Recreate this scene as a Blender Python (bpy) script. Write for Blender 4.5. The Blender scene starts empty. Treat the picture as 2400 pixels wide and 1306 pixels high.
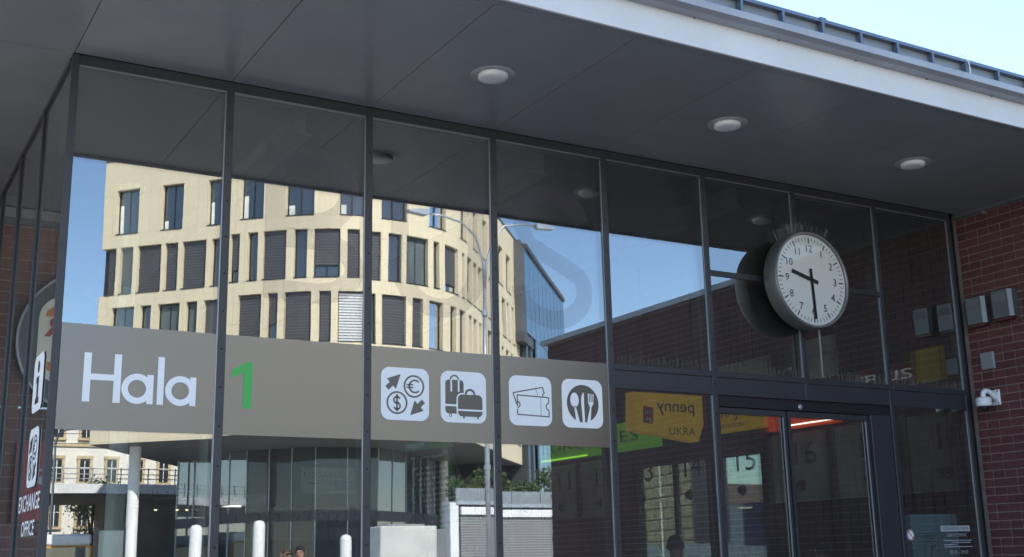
import bpy, bmesh, math, random
from mathutils import Vector, Matrix
random.seed(7)
R = math.radians
scene = bpy.context.scene
COL = scene.collection

# ------------------------------------------------------------------ camera
cam_d = bpy.data.cameras.new('camera'); cam = bpy.data.objects.new('camera', cam_d); COL.objects.link(cam)
cam_d.sensor_width = 36.0; cam_d.lens = 36.0*2759.2/2400.0; cam_d.clip_start = 0.05; cam_d.clip_end = 2000
yaw, pitch, roll = R(30.418), R(13.313), R(-1.2106)
fw = Vector((math.sin(yaw)*math.cos(pitch), math.cos(yaw)*math.cos(pitch), math.sin(pitch)))
r0 = Vector((math.cos(yaw), -math.sin(yaw), 0)); u0 = r0.cross(fw)
r1 = r0*math.cos(roll)+u0*math.sin(roll); u1 = u0*math.cos(roll)-r0*math.sin(roll)
mw = Matrix((r1, u1, -fw)).transposed().to_4x4(); mw.translation = Vector((-1.1245, -7.2756, 1.6))
cam.matrix_world = mw
scene.camera = cam

# ------------------------------------------------------------------ sky, sun, exposure
SUN_AZ, SUN_EL = R(3.0), R(43.0)          # azimuth from +Y towards +X
w = bpy.data.worlds.new('World'); scene.world = w; w.use_nodes = True
nt = w.node_tree; nt.nodes.clear()
sky = nt.nodes.new('ShaderNodeTexSky'); sky.sky_type = 'NISHITA'; sky.sun_disc = False
sky.sun_elevation = SUN_EL; sky.sun_rotation = SUN_AZ; sky.air_density = 1.0; sky.dust_density = 0.1; sky.ozone_density = 3.0
bg = nt.nodes.new('ShaderNodeBackground'); bg.inputs[1].default_value = 0.14
ow = nt.nodes.new('ShaderNodeOutputWorld')
nt.links.new(sky.outputs[0], bg.inputs[0]); nt.links.new(bg.outputs[0], ow.inputs[0])
sd = bpy.data.lights.new('sun', 'SUN'); sd.energy = 4.6; sd.angle = R(0.53); sd.color = (1.0, 0.95, 0.86)
so = bpy.data.objects.new('sun', sd); COL.objects.link(so)
to_sun = Vector((math.sin(SUN_AZ)*math.cos(SUN_EL), math.cos(SUN_AZ)*math.cos(SUN_EL), math.sin(SUN_EL)))
so.rotation_euler = to_sun.to_track_quat('Z', 'Y').to_euler(); so.location = (0, 30, 40)
vs = scene.view_settings
vs.view_transform = 'Standard'; vs.look = 'None'; vs.gamma = 1.0; vs.exposure = 1.58
scene.cycles.max_bounces = 10; scene.cycles.transparent_max_bounces = 20; scene.cycles.glossy_bounces = 5
scene.cycles.caustics_reflective = False; scene.cycles.caustics_refractive = False

# ------------------------------------------------------------------ materials
MATS = {}
def nodes(name):
    m = bpy.data.materials.new(name); m.use_nodes = True; t = m.node_tree; t.nodes.clear()
    o = t.nodes.new('ShaderNodeOutputMaterial'); MATS[name] = m
    return m, t, o
def N(t, typ, **kw):
    n = t.nodes.new('ShaderNode'+typ)
    for k, v in kw.items(): setattr(n, k, v)
    return n
def pm(name, col, rough=0.6, metal=0.0, var=0.12, scale=3.0, bump=0.0, bscale=40.0, spec=0.5, coords='Object', rand=0.0, emit=None, estr=0.0):
    m, t, o = nodes(name)
    b = N(t, 'BsdfPrincipled'); b.inputs['Roughness'].default_value = rough; b.inputs['Metallic'].default_value = metal
    b.inputs['Specular IOR Level'].default_value = spec
    tc = N(t, 'TexCoord'); nz = N(t, 'TexNoise'); nz.inputs['Scale'].default_value = scale; nz.inputs['Detail'].default_value = 5
    t.links.new(tc.outputs[coords], nz.inputs['Vector'])
    rg = N(t, 'MapRange'); rg.inputs['From Min'].default_value = .3; rg.inputs['From Max'].default_value = .7
    rg.inputs['To Min'].default_value = 1-var; rg.inputs['To Max'].default_value = 1+var
    t.links.new(nz.outputs['Fac'], rg.inputs['Value'])
    last = rg.outputs[0]
    if rand:
        oi = N(t, 'ObjectInfo'); r2 = N(t, 'MapRange'); r2.inputs['To Min'].default_value = 1-rand; r2.inputs['To Max'].default_value = 1+rand
        t.links.new(oi.outputs['Random'], r2.inputs['Value'])
        mu = N(t, 'Math', operation='MULTIPLY'); t.links.new(last, mu.inputs[0]); t.links.new(r2.outputs[0], mu.inputs[1]); last = mu.outputs[0]
    vm = N(t, 'VectorMath', operation='SCALE'); vm.inputs[0].default_value = col[:3]
    t.links.new(last, vm.inputs['Scale']); t.links.new(vm.outputs[0], b.inputs['Base Color'])
    if bump:
        n2 = N(t, 'TexNoise'); n2.inputs['Scale'].default_value = bscale; n2.inputs['Detail'].default_value = 6
        t.links.new(tc.outputs[coords], n2.inputs['Vector'])
        bp = N(t, 'Bump'); bp.inputs['Strength'].default_value = bump; bp.inputs['Distance'].default_value = 0.01
        t.links.new(n2.outputs['Fac'], bp.inputs['Height']); t.links.new(bp.outputs[0], b.inputs['Normal'])
    if emit:
        b.inputs['Emission Color'].default_value = (*emit, 1); b.inputs['Emission Strength'].default_value = estr
    t.links.new(b.outputs[0], o.inputs[0])
    return m
def glass(name, r0, k, tint, wav=0.0013, wscale=0.9, rough=0.0, body=None, dust_veil=0.0):
    """architectural glass: mirror part that grows towards grazing view over a tinted see-through part"""
    m, t, o = nodes(name)
    fr = N(t, 'Fresnel'); fr.inputs['IOR'].default_value = 1.5
    ma = N(t, 'Math', operation='MULTIPLY_ADD', use_clamp=True); ma.inputs[1].default_value = k; ma.inputs[2].default_value = r0
    t.links.new(fr.outputs[0], ma.inputs[0])
    gl = N(t, 'BsdfGlossy'); gl.inputs['Roughness'].default_value = rough; gl.inputs['Color'].default_value = (.96, .98, 1, 1)
    if wav:
        g = N(t, 'NewGeometry'); tc = N(t, 'TexCoord'); oi = N(t, 'ObjectInfo')
        nz = N(t, 'TexNoise', noise_dimensions='4D'); nz.inputs['Scale'].default_value = wscale; nz.inputs['Detail'].default_value = 1.5
        ml = N(t, 'Math', operation='MULTIPLY'); ml.inputs[1].default_value = 50.0
        t.links.new(oi.outputs['Random'], ml.inputs[0]); t.links.new(ml.outputs[0], nz.inputs['W'])
        t.links.new(tc.outputs['Object'], nz.inputs['Vector'])
        sb = N(t, 'VectorMath', operation='SUBTRACT'); sb.inputs[1].default_value = (.5, .5, .5)
        sc = N(t, 'VectorMath', operation='SCALE'); sc.inputs['Scale'].default_value = wav*2
        ad = N(t, 'VectorMath', operation='ADD'); no = N(t, 'VectorMath', operation='NORMALIZE')
        t.links.new(nz.outputs['Color'], sb.inputs[0]); t.links.new(sb.outputs[0], sc.inputs[0])
        t.links.new(sc.outputs[0], ad.inputs[0]); t.links.new(g.outputs['Normal'], ad.inputs[1])
        t.links.new(ad.outputs[0], no.inputs[0]); t.links.new(no.outputs[0], gl.inputs['Normal'])
    if body is None:
        tr = N(t, 'BsdfTransparent'); tr.inputs['Color'].default_value = (*tint, 1)
    else:
        tr = N(t, 'BsdfPrincipled'); tr.inputs['Base Color'].default_value = (*body, 1); tr.inputs['Roughness'].default_value = .5
    mx = N(t, 'MixShader')
    t.links.new(ma.outputs[0], mx.inputs[0]); t.links.new(tr.outputs[0], mx.inputs[1]); t.links.new(gl.outputs[0], mx.inputs[2])
    last = mx.outputs[0]
    if dust_veil:  # streaky dust, plus a pale veil painted in to lift dark reflections
        tc = N(t, 'TexCoord'); mp = N(t, 'Mapping'); mp.inputs['Scale'].default_value = (9, 9, .7); nz = N(t, 'TexNoise'); nz.inputs['Scale'].default_value = 1.6; nz.inputs['Detail'].default_value = 7; nz.inputs['Roughness'].default_value = .65
        t.links.new(tc.outputs['Object'], mp.inputs[0]); t.links.new(mp.outputs[0], nz.inputs['Vector'])
        rg = N(t, 'MapRange'); rg.inputs['From Min'].default_value = .35; rg.inputs['From Max'].default_value = .75; rg.inputs['To Min'].default_value = dust_veil*.5; rg.inputs['To Max'].default_value = dust_veil*1.8
        t.links.new(nz.outputs['Fac'], rg.inputs['Value']); df = N(t, 'BsdfDiffuse'); df.inputs['Color'].default_value = (.6, .58, .55, 1); m3 = N(t, 'MixShader')
        t.links.new(rg.outputs[0], m3.inputs[0]); t.links.new(last, m3.inputs[1]); t.links.new(df.outputs[0], m3.inputs[2]); last = m3.outputs[0]
    t.links.new(last, o.inputs[0])
    return m
def film(name, col, alpha):
    m, t, o = nodes(name)
    d = N(t, 'BsdfDiffuse'); d.inputs['Color'].default_value = (*col, 1); tr = N(t, 'BsdfTransparent'); mx = N(t, 'MixShader')
    mx.inputs[0].default_value = alpha
    t.links.new(tr.outputs[0], mx.inputs[1]); t.links.new(d.outputs[0], mx.inputs[2]); t.links.new(mx.outputs[0], o.inputs[0])
    return m
def satin(name, col, gl, rough):
    m, t, o = nodes(name)
    d = N(t, 'BsdfDiffuse'); tc = N(t, 'TexCoord'); nz = N(t, 'TexNoise'); nz.inputs['Scale'].default_value = 2.5; nz.inputs['Detail'].default_value = 6
    t.links.new(tc.outputs['Object'], nz.inputs['Vector'])
    cr = N(t, 'MapRange'); cr.inputs['To Min'].default_value = .85; cr.inputs['To Max'].default_value = 1.15; t.links.new(nz.outputs['Fac'], cr.inputs['Value'])
    vm = N(t, 'VectorMath', operation='SCALE'); vm.inputs[0].default_value = col
    oi = N(t, 'ObjectInfo'); r3 = N(t, 'MapRange'); r3.inputs['To Min'].default_value = .95; r3.inputs['To Max'].default_value = 1.05; t.links.new(oi.outputs['Random'], r3.inputs['Value'])
    mm_ = N(t, 'Math', operation='MULTIPLY'); t.links.new(cr.outputs[0], mm_.inputs[0]); t.links.new(r3.outputs[0], mm_.inputs[1])
    t.links.new(mm_.outputs[0], vm.inputs['Scale']); t.links.new(vm.outputs[0], d.inputs['Color'])
    g = N(t, 'BsdfGlossy'); g.inputs['Roughness'].default_value = rough; g.inputs['Color'].default_value = (.95, .95, .95, 1)
    mx = N(t, 'MixShader'); mx.inputs[0].default_value = gl
    t.links.new(d.outputs[0], mx.inputs[1]); t.links.new(g.outputs[0], mx.inputs[2]); t.links.new(mx.outputs[0], o.inputs[0])
    return m
def emis(name, col, st):
    m, t, o = nodes(name); e = N(t, 'Emission'); e.inputs[0].default_value = (*col, 1); e.inputs[1].default_value = st
    t.links.new(e.outputs[0], o.inputs[0]); return m
def stripes(name, c0, c1, pitch, duty=.5, rough=.5, axis=2, bump=.6):
    m, t, o = nodes(name); b = N(t, 'BsdfPrincipled'); b.inputs['Roughness'].default_value = rough
    g = N(t, 'NewGeometry'); sp = N(t, 'SeparateXYZ'); t.links.new(g.outputs['Position'], sp.inputs[0])
    dv = N(t, 'Math', operation='DIVIDE'); dv.inputs[1].default_value = pitch; t.links.new(sp.outputs[axis], dv.inputs[0])
    fc = N(t, 'Math', operation='FRACT'); t.links.new(dv.outputs[0], fc.inputs[0])
    gt = N(t, 'Math', operation='GREATER_THAN'); gt.inputs[1].default_value = duty; t.links.new(fc.outputs[0], gt.inputs[0])
    mx = N(t, 'Mix', data_type='RGBA'); mx.inputs[6].default_value = (*c0, 1); mx.inputs[7].default_value = (*c1, 1)
    t.links.new(gt.outputs[0], mx.inputs[0]); t.links.new(mx.outputs[2], b.inputs['Base Color'])
    bp = N(t, 'Bump'); bp.inputs['Strength'].default_value = bump; bp.inputs['Distance'].default_value = .03
    t.links.new(fc.outputs[0], bp.inputs['Height']); t.links.new(bp.outputs[0], b.inputs['Normal'])
    t.links.new(b.outputs[0], o.inputs[0]); return m

GL_F = glass('facade_glass_outer', 0.20, 0.95, (.88, .93, .91), dust_veil=.022)
GL_B = glass('facade_glass_inner', 0.08, 0.35, (.86, .91, .89), wav=0.0006)
GL_R = glass('side_glass_outer', 0.16, 1.2, (.62, .66, .64), dust_veil=.05, wav=0.0006)
GL_R2 = glass('side_glass_inner', 0.03, 0.25, (.8, .84, .82), wav=0.0006)
glass('side_door_glass', .05, .5, (.48, .52, .50), wav=.0006)
pm('spacer', (.03, .03, .033), .6)
pm('frame', (.035, .035, .041), .42, .0, .10, 6, bump=.05, bscale=300)
pm('frame_dark', (.012, .012, .014), .5)
pm('bead', (.30, .31, .34), .35, .5)
pm('screw', (.01, .01, .012), .4, .6)
satin('soffit', (.215, .220, .226), .12, .30)
pm('joint_dark', (.008, .008, .009), .9)
pm('white_plaster', (.62, .62, .63), .8, 0, .05, 1.5, bump=.35, bscale=60)
pm('gutter_zinc', (.33, .34, .37), .45, .5, .12, 2)
pm('roof_zinc', (.26, .28, .29), .5, .4, .10, 1.2)
pm('rail_zinc', (.16, .19, .25), .4, .6, .1, 2)
pm('brick', (.092, .031, .031), .8, 0, .22, 9, bump=.5, bscale=70, rand=.20)
pm('mortar', (.235, .185, .175), .95, 0, .15, 12, bump=.5, bscale=120)
pm('brick_side', (.16, .075, .06), .8, 0, .30, 2.3, bump=.5, bscale=70)  # same brick made lighter to offset the dim light in the recess
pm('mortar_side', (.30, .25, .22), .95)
pm('brick_far', (.078, .028, .025), .8, 0, .30, 2.3, bump=.5, bscale=70)
pm('coping', (.30, .31, .32), .5, .3)
pm('trim_grey', (.10, .10, .105), .6)
satin('sign_film', (.040, .0355, .025), .170, .29)
pm('white_vinyl', (.86, .86, .86), .5, 0, .02)
pm('green_vinyl', (.07, .42, .09), .5, 0, .08, 1.5)
satin('dark_vinyl', (.055, .047, .038), .09, .4)
film('ghost_vinyl', (.20, .15, .20), .12)
film('soft_white_vinyl', (.75, .78, .78), .42)
pm('lamp_white', (.78, .78, .76), .35)
pm('lamp_ring', (.36, .37, .37), .5, .1)
pm('clock_case', (.125, .122, .115), .45, .3)
pm('clock_rim', (.24, .23, .23), .35, .5)
pm('clock_face', (.86, .85, .80), .6, 0, .01)
pm('black', (.012, .012, .013), .5)
pm('steel_wire', (.15, .142, .125), .5, .3)
pm('siren_steel', (.12, .123, .13), .38, .5, .08, 8)
pm('siren_red', (.07, .012, .01), .4)
pm('camera_white', (.74, .74, .75), .4)
pm('box_grey', (.20, .21, .22), .6)
pm('pavement', (.36, .345, .32), .85, 0, .18, .6, bump=.4, bscale=8)
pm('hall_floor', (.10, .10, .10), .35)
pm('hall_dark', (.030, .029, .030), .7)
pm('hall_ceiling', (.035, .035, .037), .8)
pm('counter_panel', (.50, .49, .46), .6)
pm('counter_post', (.018, .018, .020), .6)
pm('panel_digit', (.02, .02, .022), .6)
pm('paper_blue', (.22, .36, .42), .7)
pm('beige', (.70, .62, .47), .7, 0, .03, .2)
def cladding(name, col, pu, pz):
    m, t, o = nodes(name); b = N(t, 'BsdfPrincipled'); b.inputs['Roughness'].default_value = .65
    at = N(t, 'Attribute'); at.attribute_name = 'arc'; g = N(t, 'NewGeometry'); sp = N(t, 'SeparateXYZ'); t.links.new(g.outputs['Position'], sp.inputs[0])
    outs = []; cells = []
    for src, p in ((at.outputs['Fac'], pu), (sp.outputs[2], pz)):
        d = N(t, 'Math', operation='DIVIDE'); d.inputs[1].default_value = p; t.links.new(src, d.inputs[0])
        f = N(t, 'Math', operation='FRACT'); t.links.new(d.outputs[0], f.inputs[0]); fl = N(t, 'Math', operation='FLOOR'); t.links.new(d.outputs[0], fl.inputs[0]); cells.append(fl.outputs[0])
        l = N(t, 'Math', operation='LESS_THAN'); l.inputs[1].default_value = .028/p; t.links.new(f.outputs[0], l.inputs[0]); outs.append(l.outputs[0])
    mxx = N(t, 'Math', operation='MAXIMUM'); t.links.new(outs[0], mxx.inputs[0]); t.links.new(outs[1], mxx.inputs[1])
    cb = N(t, 'CombineXYZ'); t.links.new(cells[0], cb.inputs[0]); t.links.new(cells[1], cb.inputs[1])
    wn = N(t, 'TexWhiteNoise'); t.links.new(cb.outputs[0], wn.inputs['Vector'])
    r1_ = N(t, 'MapRange'); r1_.inputs['To Min'].default_value = .98; r1_.inputs['To Max'].default_value = 1.02; t.links.new(wn.outputs['Value'], r1_.inputs['Value'])
    r2_ = N(t, 'MapRange'); r2_.inputs['To Min'].default_value = 1; r2_.inputs['To Max'].default_value = .76; t.links.new(mxx.outputs[0], r2_.inputs['Value'])
    mu = N(t, 'Math', operation='MULTIPLY'); t.links.new(r1_.outputs[0], mu.inputs[0]); t.links.new(r2_.outputs[0], mu.inputs[1])
    vm = N(t, 'VectorMath', operation='SCALE'); vm.inputs[0].default_value = col; t.links.new(mu.outputs[0], vm.inputs['Scale']); t.links.new(vm.outputs[0], b.inputs['Base Color'])
    t.links.new(b.outputs[0], o.inputs[0])
cladding('cladding', (.76, .655, .46), .62, 1.2)
pm('beige_cap', (.07, .07, .075), .5)
pm('win_frame', (.018, .018, .02), .4)
glass('win_glass', .10, .9, (0, 0, 0), wav=.004, wscale=.5, body=(.012, .016, .022))
glass('tower_glass', .10, .22, (0, 0, 0), wav=.003, wscale=.5, body=(.06, .16, .30))
glass('base_glass', .045, .30, (0, 0, 0), wav=.004, wscale=.3, body=(.012, .020, .021))
stripes('blind_dark', (.045, .045, .052), (.11, .11, .118), .17, .5)
stripes('blind_white', (.85, .85, .84), (.12, .12, .13), .16, .62)
pm('curtain', (.10, .125, .125), .8, 0, .2, 1)
pm('white_sheet', (.8, .8, .76), .8)
stripes('louvre', (.16, .16, .165), (.30, .30, .31), .11, .5)
stripes('soffit_slat', (.10, .10, .095), (.17, .17, .16), .30, .5, axis=0)
pm('concrete_white', (.72, .73, .73), .7, 0, .08, 1)
pm('wing_fin_blue', (.10, .17, .25), .5)
pm('planter', (.21, .24, .26), .6)
pm('leaf', (.055, .085, .028), .7, 0, .4, 3, rand=.2)
pm('leaf_light', (.09, .12, .04), .7, 0, .4, 3)
pm('bark', (.09, .07, .05), .9)
pm('old_wall', (.80, .77, .70), .85, 0, .06, .4)
pm('old_trim', (.58, .47, .29), .85, 0, .08, .8)
pm('roof_tile', (.20, .09, .06), .8)
pm('stone', (.52, .40, .23), .85, 0, .2, .8, bump=.6, bscale=6)
pm('abutment', (.17, .14, .10), .9, 0, .25, .8)
pm('galv', (.48, .50, .53), .38, .75, .1, 4)
pm('column_white', (.80, .80, .77), .6, 0, .05, 1.2)
pm('bus_yellow', (.62, .30, .03), .35)
pm('bus_white', (.75, .76, .78), .35)
pm('tyre', (.02, .02, .02), .8)
pm('skin', (.42, .25, .18), .6)
pm('hair_dark', (.012, .010, .009), .6)
pm('hair_brown', (.06, .035, .02), .6)
pm('cloth_dark', (.02, .021, .026), .85)
pm('cloth_blue', (.05, .08, .16), .85)
pm('cloth_red', (.22, .02, .025), .85)
pm('cream_sign', (.78, .72, .58), .5)
pm('orange_sign', (.62, .20, .035), .5)
pm('red_sign', (.42, .035, .03), .5)
pm('sign_dark', (.05, .055, .055), .4)
pm('poster_red', (.30, .035, .03), .5)
pm('poster_grey', (.4, .38, .36), .6)
pm('poster_yellow', (.55, .36, .05), .6)
pm('yellow_sign', (.72, .42, .02), .5, emit=(1, .60, .03), estr=.045)  # glow put into the colour so these signs show in the dim hall
pm('dull_yellow', (.30, .24, .01), .6, emit=(1, .85, .05), estr=.012)  # slight glow put into the colour to keep the sign visible
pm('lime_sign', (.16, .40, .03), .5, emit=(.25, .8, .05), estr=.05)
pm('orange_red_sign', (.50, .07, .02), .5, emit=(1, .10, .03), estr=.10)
pm('blue_sign', (.02, .10, .22), .5)
pm('kiosk_white', (.62, .63, .60), .6)
pm('board_black', (.012, .012, .013), .4)
pm('teal_sign', (.03, .22, .22), .5)
pm('green_sign', (.04, .26, .06), .5)
pm('pink_sign', (.55, .30, .40), .5)
pm('eu_blue', (.02, .05, .30), .5)
emis('led_white', (1, .95, .85), 1.2)
emis('led_warm', (1, .8, .45), 1.0)
emis('letter_glow', (.9, .92, 1), .07)  # glow added so the pale letters read, no backlight built behind them
emis('led_lime', (.45, 1, .05), .32)
emis('led_blue', (.05, .35, 1), .45)
M = lambda n: MATS[n]

# ------------------------------------------------------------------ mesh helpers
class MB:
    """collects shapes into one mesh"""
    def __init__(s): s.v = []; s.f = []; s.m = []; s.mats = []; s.arc = None
    def mi(s, mat):
        if mat not in s.mats: s.mats.append(mat)
        return s.mats.index(mat)
    def add(s, vs, fs, mat=None):
        o = len(s.v); s.v += [tuple(x) for x in vs]; k = s.mi(mat) if mat else 0
        for f in fs: s.f.append(tuple(i+o for i in f)); s.m.append(k)
        return s
    def box(s, x0, x1, y0, y1, z0, z1, mat=None):
        v = [(x0, y0, z0), (x1, y0, z0), (x1, y1, z0), (x0, y1, z0), (x0, y0, z1), (x1, y0, z1), (x1, y1, z1), (x0, y1, z1)]
        return s.add(v, [(0, 3, 2, 1), (4, 5, 6, 7), (0, 1, 5, 4), (1, 2, 6, 5), (2, 3, 7, 6), (3, 0, 4, 7)], mat)
    def bbox(s, x0, x1, y0, y1, z0, z1, b, mat=None):
        """box with chamfered edges"""
        bm = bmesh.new(); bmesh.ops.create_cube(bm, size=1)
        for v in bm.verts: v.co = Vector(((x0+x1)/2+v.co.x*(x1-x0), (y0+y1)/2+v.co.y*(y1-y0), (z0+z1)/2+v.co.z*(z1-z0)))
        bmesh.ops.bevel(bm, geom=bm.edges[:], offset=b, segments=1, affect='EDGES')
        bm.verts.index_update(); s.add([v.co[:] for v in bm.verts], [[v.index for v in f.verts] for f in bm.faces], mat); bm.free(); return s
    def prism(s, pts, f, mat=None, cap=True):
        """pts 2D outline; f(u, v, k) with k 0/1 gives the front and back point"""
        n = len(pts); v = [f(u, w_, 0) for u, w_ in pts]+[f(u, w_, 1) for u, w_ in pts]
        fs = [(i, (i+1) % n, n+(i+1) % n, n+i) for i in range(n)]
        if cap: fs += [tuple(range(n))[::-1], tuple(range(n, 2*n))]
        return s.add(v, fs, mat)
    def tube(s, path, r, n=8, mat=None, cap=True):
        path = [Vector(p) for p in path]; rs = r if isinstance(r, (list, tuple)) else [r]*len(path)
        vs, fs = [], []; a = None
        for i, p in enumerate(path):
            d = (path[min(i+1, len(path)-1)]-path[max(i-1, 0)]).normalized()
            if a is None: a = d.orthogonal().normalized()
            else: a = (a-d*a.dot(d)).normalized()
            b = d.cross(a)
            for k in range(n):
                t = 2*math.pi*k/n; vs.append(p+a*(rs[i]*math.cos(t))+b*(rs[i]*math.sin(t)))
        for i in range(len(path)-1):
            for k in range(n): fs.append((i*n+k, i*n+(k+1) % n, (i+1)*n+(k+1) % n, (i+1)*n+k))
        if cap: fs += [tuple(range(n))[::-1], tuple(range((len(path)-1)*n, len(path)*n))]
        return s.add(vs, fs, mat)
    def lathe(s, prof, c, axis='z', n=40, mat=None):
        """prof list of (radius, height)"""
        vs, fs = [], []
        for r_, h in prof:
            for k in range(n):
                t = 2*math.pi*k/n; a, b = r_*math.cos(t), r_*math.sin(t)
                vs.append((c[0]+a, c[1]+b, c[2]+h) if axis == 'z' else (c[0]+a, c[1]+h, c[2]+b))
        for i in range(len(prof)-1):
            for k in range(n):
                q = (i*n+k, i*n+(k+1) % n, (i+1)*n+(k+1) % n, (i+1)*n+k); fs.append(q if axis == 'z' else q[::-1])
        return s.add(vs, fs, mat)
    def build(s, name, mat=None, parent=None, smooth=False, loc=None):
        me = bpy.data.meshes.new(name)
        vs = s.v
        if loc: vs = [(x-loc[0], y-loc[1], z-loc[2]) for x, y, z in vs]
        me.from_pydata(vs, [], s.f); me.update()
        for mt in (s.mats or [mat]): me.materials.append(M(mt) if isinstance(mt, str) else mt)
        if s.mats: me.polygons.foreach_set('material_index', s.m)
        if s.arc: me.attributes.new('arc', 'FLOAT', 'POINT').data.foreach_set('value', s.arc)
        o = bpy.data.objects.new(name, me); COL.objects.link(o)
        if smooth:
            for pl in me.polygons: pl.use_smooth = True
        if loc: o.location = loc
        if parent: put(o, parent)
        return o
def put(o, parent):
    pw = Vector(); q = parent
    while q: pw += Vector(q.location); q = q.parent
    o.parent = parent; o.location = Vector(o.location)-pw
def thing(name, label, cat, loc=(0, 0, 0), group=None):
    o = bpy.data.objects.new(name, None); COL.objects.link(o); o.location = loc; o.empty_display_size = .1
    return tag(o, label, cat, group)
def tag(o, label=None, cat=None, group=None, kind=None):
    if label: o['label'] = label
    if cat: o['category'] = cat
    if group: o['group'] = group
    if kind: o['kind'] = kind
    return o
def box(name, x0, x1, y0, y1, z0, z1, mat, parent=None, b=0):
    m = MB(); m.bbox(x0, x1, y0, y1, z0, z1, b) if b else m.box(x0, x1, y0, y1, z0, z1)
    return m.build(name, mat, parent)
def cpy(o, dx=(0, 0, 0), parent=None):
    c = o.copy(); COL.objects.link(c); c.parent = parent or o.parent; c.location = Vector(o.location)+Vector(dx); return c
FR = lambda y: (lambda u, v, k: (u, y+(-.0015 if k == 0 else 0), v))          # decal frame on the front
RT = lambda x: (lambda u, v, k: (x+(-.0015 if k == 0 else 0), -u, v))         # decal frame on the left return (u runs towards the viewer's right)
def rrect(u0, u1, v0, v1, r, n=7):
    p = []
    for cx, cy, a in ((u1-r, v1-r, 0), (u0+r, v1-r, 90), (u0+r, v0+r, 180), (u1-r, v0+r, 270)):
        for k in range(n): t = R(a+90*k/(n-1)); p.append((cx+r*math.cos(t), cy+r*math.sin(t)))
    return p
def circ(cx, cy, r, n=32, rx=None): return [(cx+(rx or r)*math.cos(2*math.pi*k/n), cy+r*math.sin(2*math.pi*k/n)) for k in range(n)]
def ring(mb, cx, cy, r0_, r1_, f, n=40, a0=0, a1=360, mat=None):
    vs, fs = [], []; full = (a1-a0) >= 360
    for k in range(n+1):
        t = R(a0+(a1-a0)*k/n)
        for r_ in (r0_, r1_):
            for kk in (0, 1): vs.append(f(cx+r_*math.cos(t), cy+r_*math.sin(t), kk))
    for k in range(n):
        a, b = 4*k, 4*k+4
        fs += [(a, a+2, b+2, b), (a+1, b+1, b+3, a+3), (a+2, a+3, b+3, b+2), (a, b, b+1, a+1)]
    mb.add(vs, fs, mat)
def line(mb, p, q, wd, f, mat=None, rnd=False):
    d = Vector(q)-Vector(p); n = Vector((-d.y, d.x)).normalized()*(wd/2)
    pts = [Vector(p)+n, Vector(p)-n, Vector(q)-n, Vector(q)+n]; mb.prism([x[:] for x in pts], f, mat)
def text(name, s, f, u, v, h, mat, parent=None, wd=None, bold=0.0, align='LEFT', spacing=1.0, shear=0.0, mirror=False):
    """lettering as a flat mesh: cap height h, left end (u, v) in the decal frame f, stretched to width wd if given"""
    cu = bpy.data.curves.new('t', 'FONT'); cu.body = s; cu.size = 1; cu.offset = bold; cu.resolution_u = 3; cu.space_character = spacing; cu.shear = shear
    to = bpy.data.objects.new('t', cu); COL.objects.link(to)
    me = bpy.data.meshes.new_from_object(to.evaluated_get(bpy.context.evaluated_depsgraph_get()))
    bpy.data.objects.remove(to); bpy.data.curves.remove(cu)
    xs = [q.co.x for q in me.vertices]; x0, x1 = min(xs), max(xs)
    ky = h/.69; kx = wd/(x1-x0) if wd else ky
    W = (x1-x0)*kx; off = {'LEFT': 0, 'CENTER': -W/2, 'RIGHT': -W}[align]
    for q in me.vertices:
        a = (q.co.x-x0)*kx
        if mirror: a = W-a
        q.co = Vector(f(u+off+a, v+q.co.y*ky, 0))
    me.materials.clear(); me.materials.append(M(mat)); me.name = name
    o = bpy.data.objects.new(name, me); COL.objects.link(o)
    if parent: put(o, parent)
    return o

# ------------------------------------------------------------------ ground
g = MB(); g.box(-400, 400, -400, 400, -.5, 0); tag(g.build('ground', 'pavement'), kind='structure')

ZS = 4.726        # soffit
TOP = 4.66        # glass top
# ------------------------------------------------------------------ the hall
hall = thing('station_hall', 'bus station hall with anthracite framed glass front, dark soffit and red brick walls', 'building', (4, 0, 0))
# closed body behind the glass
box('floor_slab', .04, 8.98, .05, 18, .003, .06, 'hall_floor', hall)
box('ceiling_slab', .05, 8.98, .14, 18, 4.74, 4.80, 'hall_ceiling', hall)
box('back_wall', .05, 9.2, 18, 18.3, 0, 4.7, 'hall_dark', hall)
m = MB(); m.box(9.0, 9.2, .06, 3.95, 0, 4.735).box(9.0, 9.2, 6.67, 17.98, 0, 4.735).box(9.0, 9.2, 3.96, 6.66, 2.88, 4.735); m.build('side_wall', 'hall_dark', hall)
for k in range(3):
    y0, y1 = 3.96+k*.9, 3.96+(k+1)*.9
    sl_ = MB(); sl_.box(9.05, 9.10, y0+.002, y0+.04, .05, 2.875).box(9.05, 9.10, y1-.04, y1-.002, .05, 2.875).box(9.05, 9.10, y0+.0405, y1-.0405, 2.80, 2.875); sd_ = sl_.build('side_door', 'frame', hall)
    q = MB(); q.box(9.07, 9.08, y0+.0405, y1-.0405, .05, 2.799); q.build('side_door_pane', 'side_door_glass', sd_)
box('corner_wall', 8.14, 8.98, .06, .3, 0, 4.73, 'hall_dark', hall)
box('roof_slab', -3.4, 14.2, -1.84, 18.2, 4.82, 4.97, 'roof_zinc', hall)  # left end, out of view, cut short so sunlit paving brightens the soffit
box('rear_wall', -.3, .02, 3.64, 18, 0, 4.7, 'hall_dark', hall)

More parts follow.
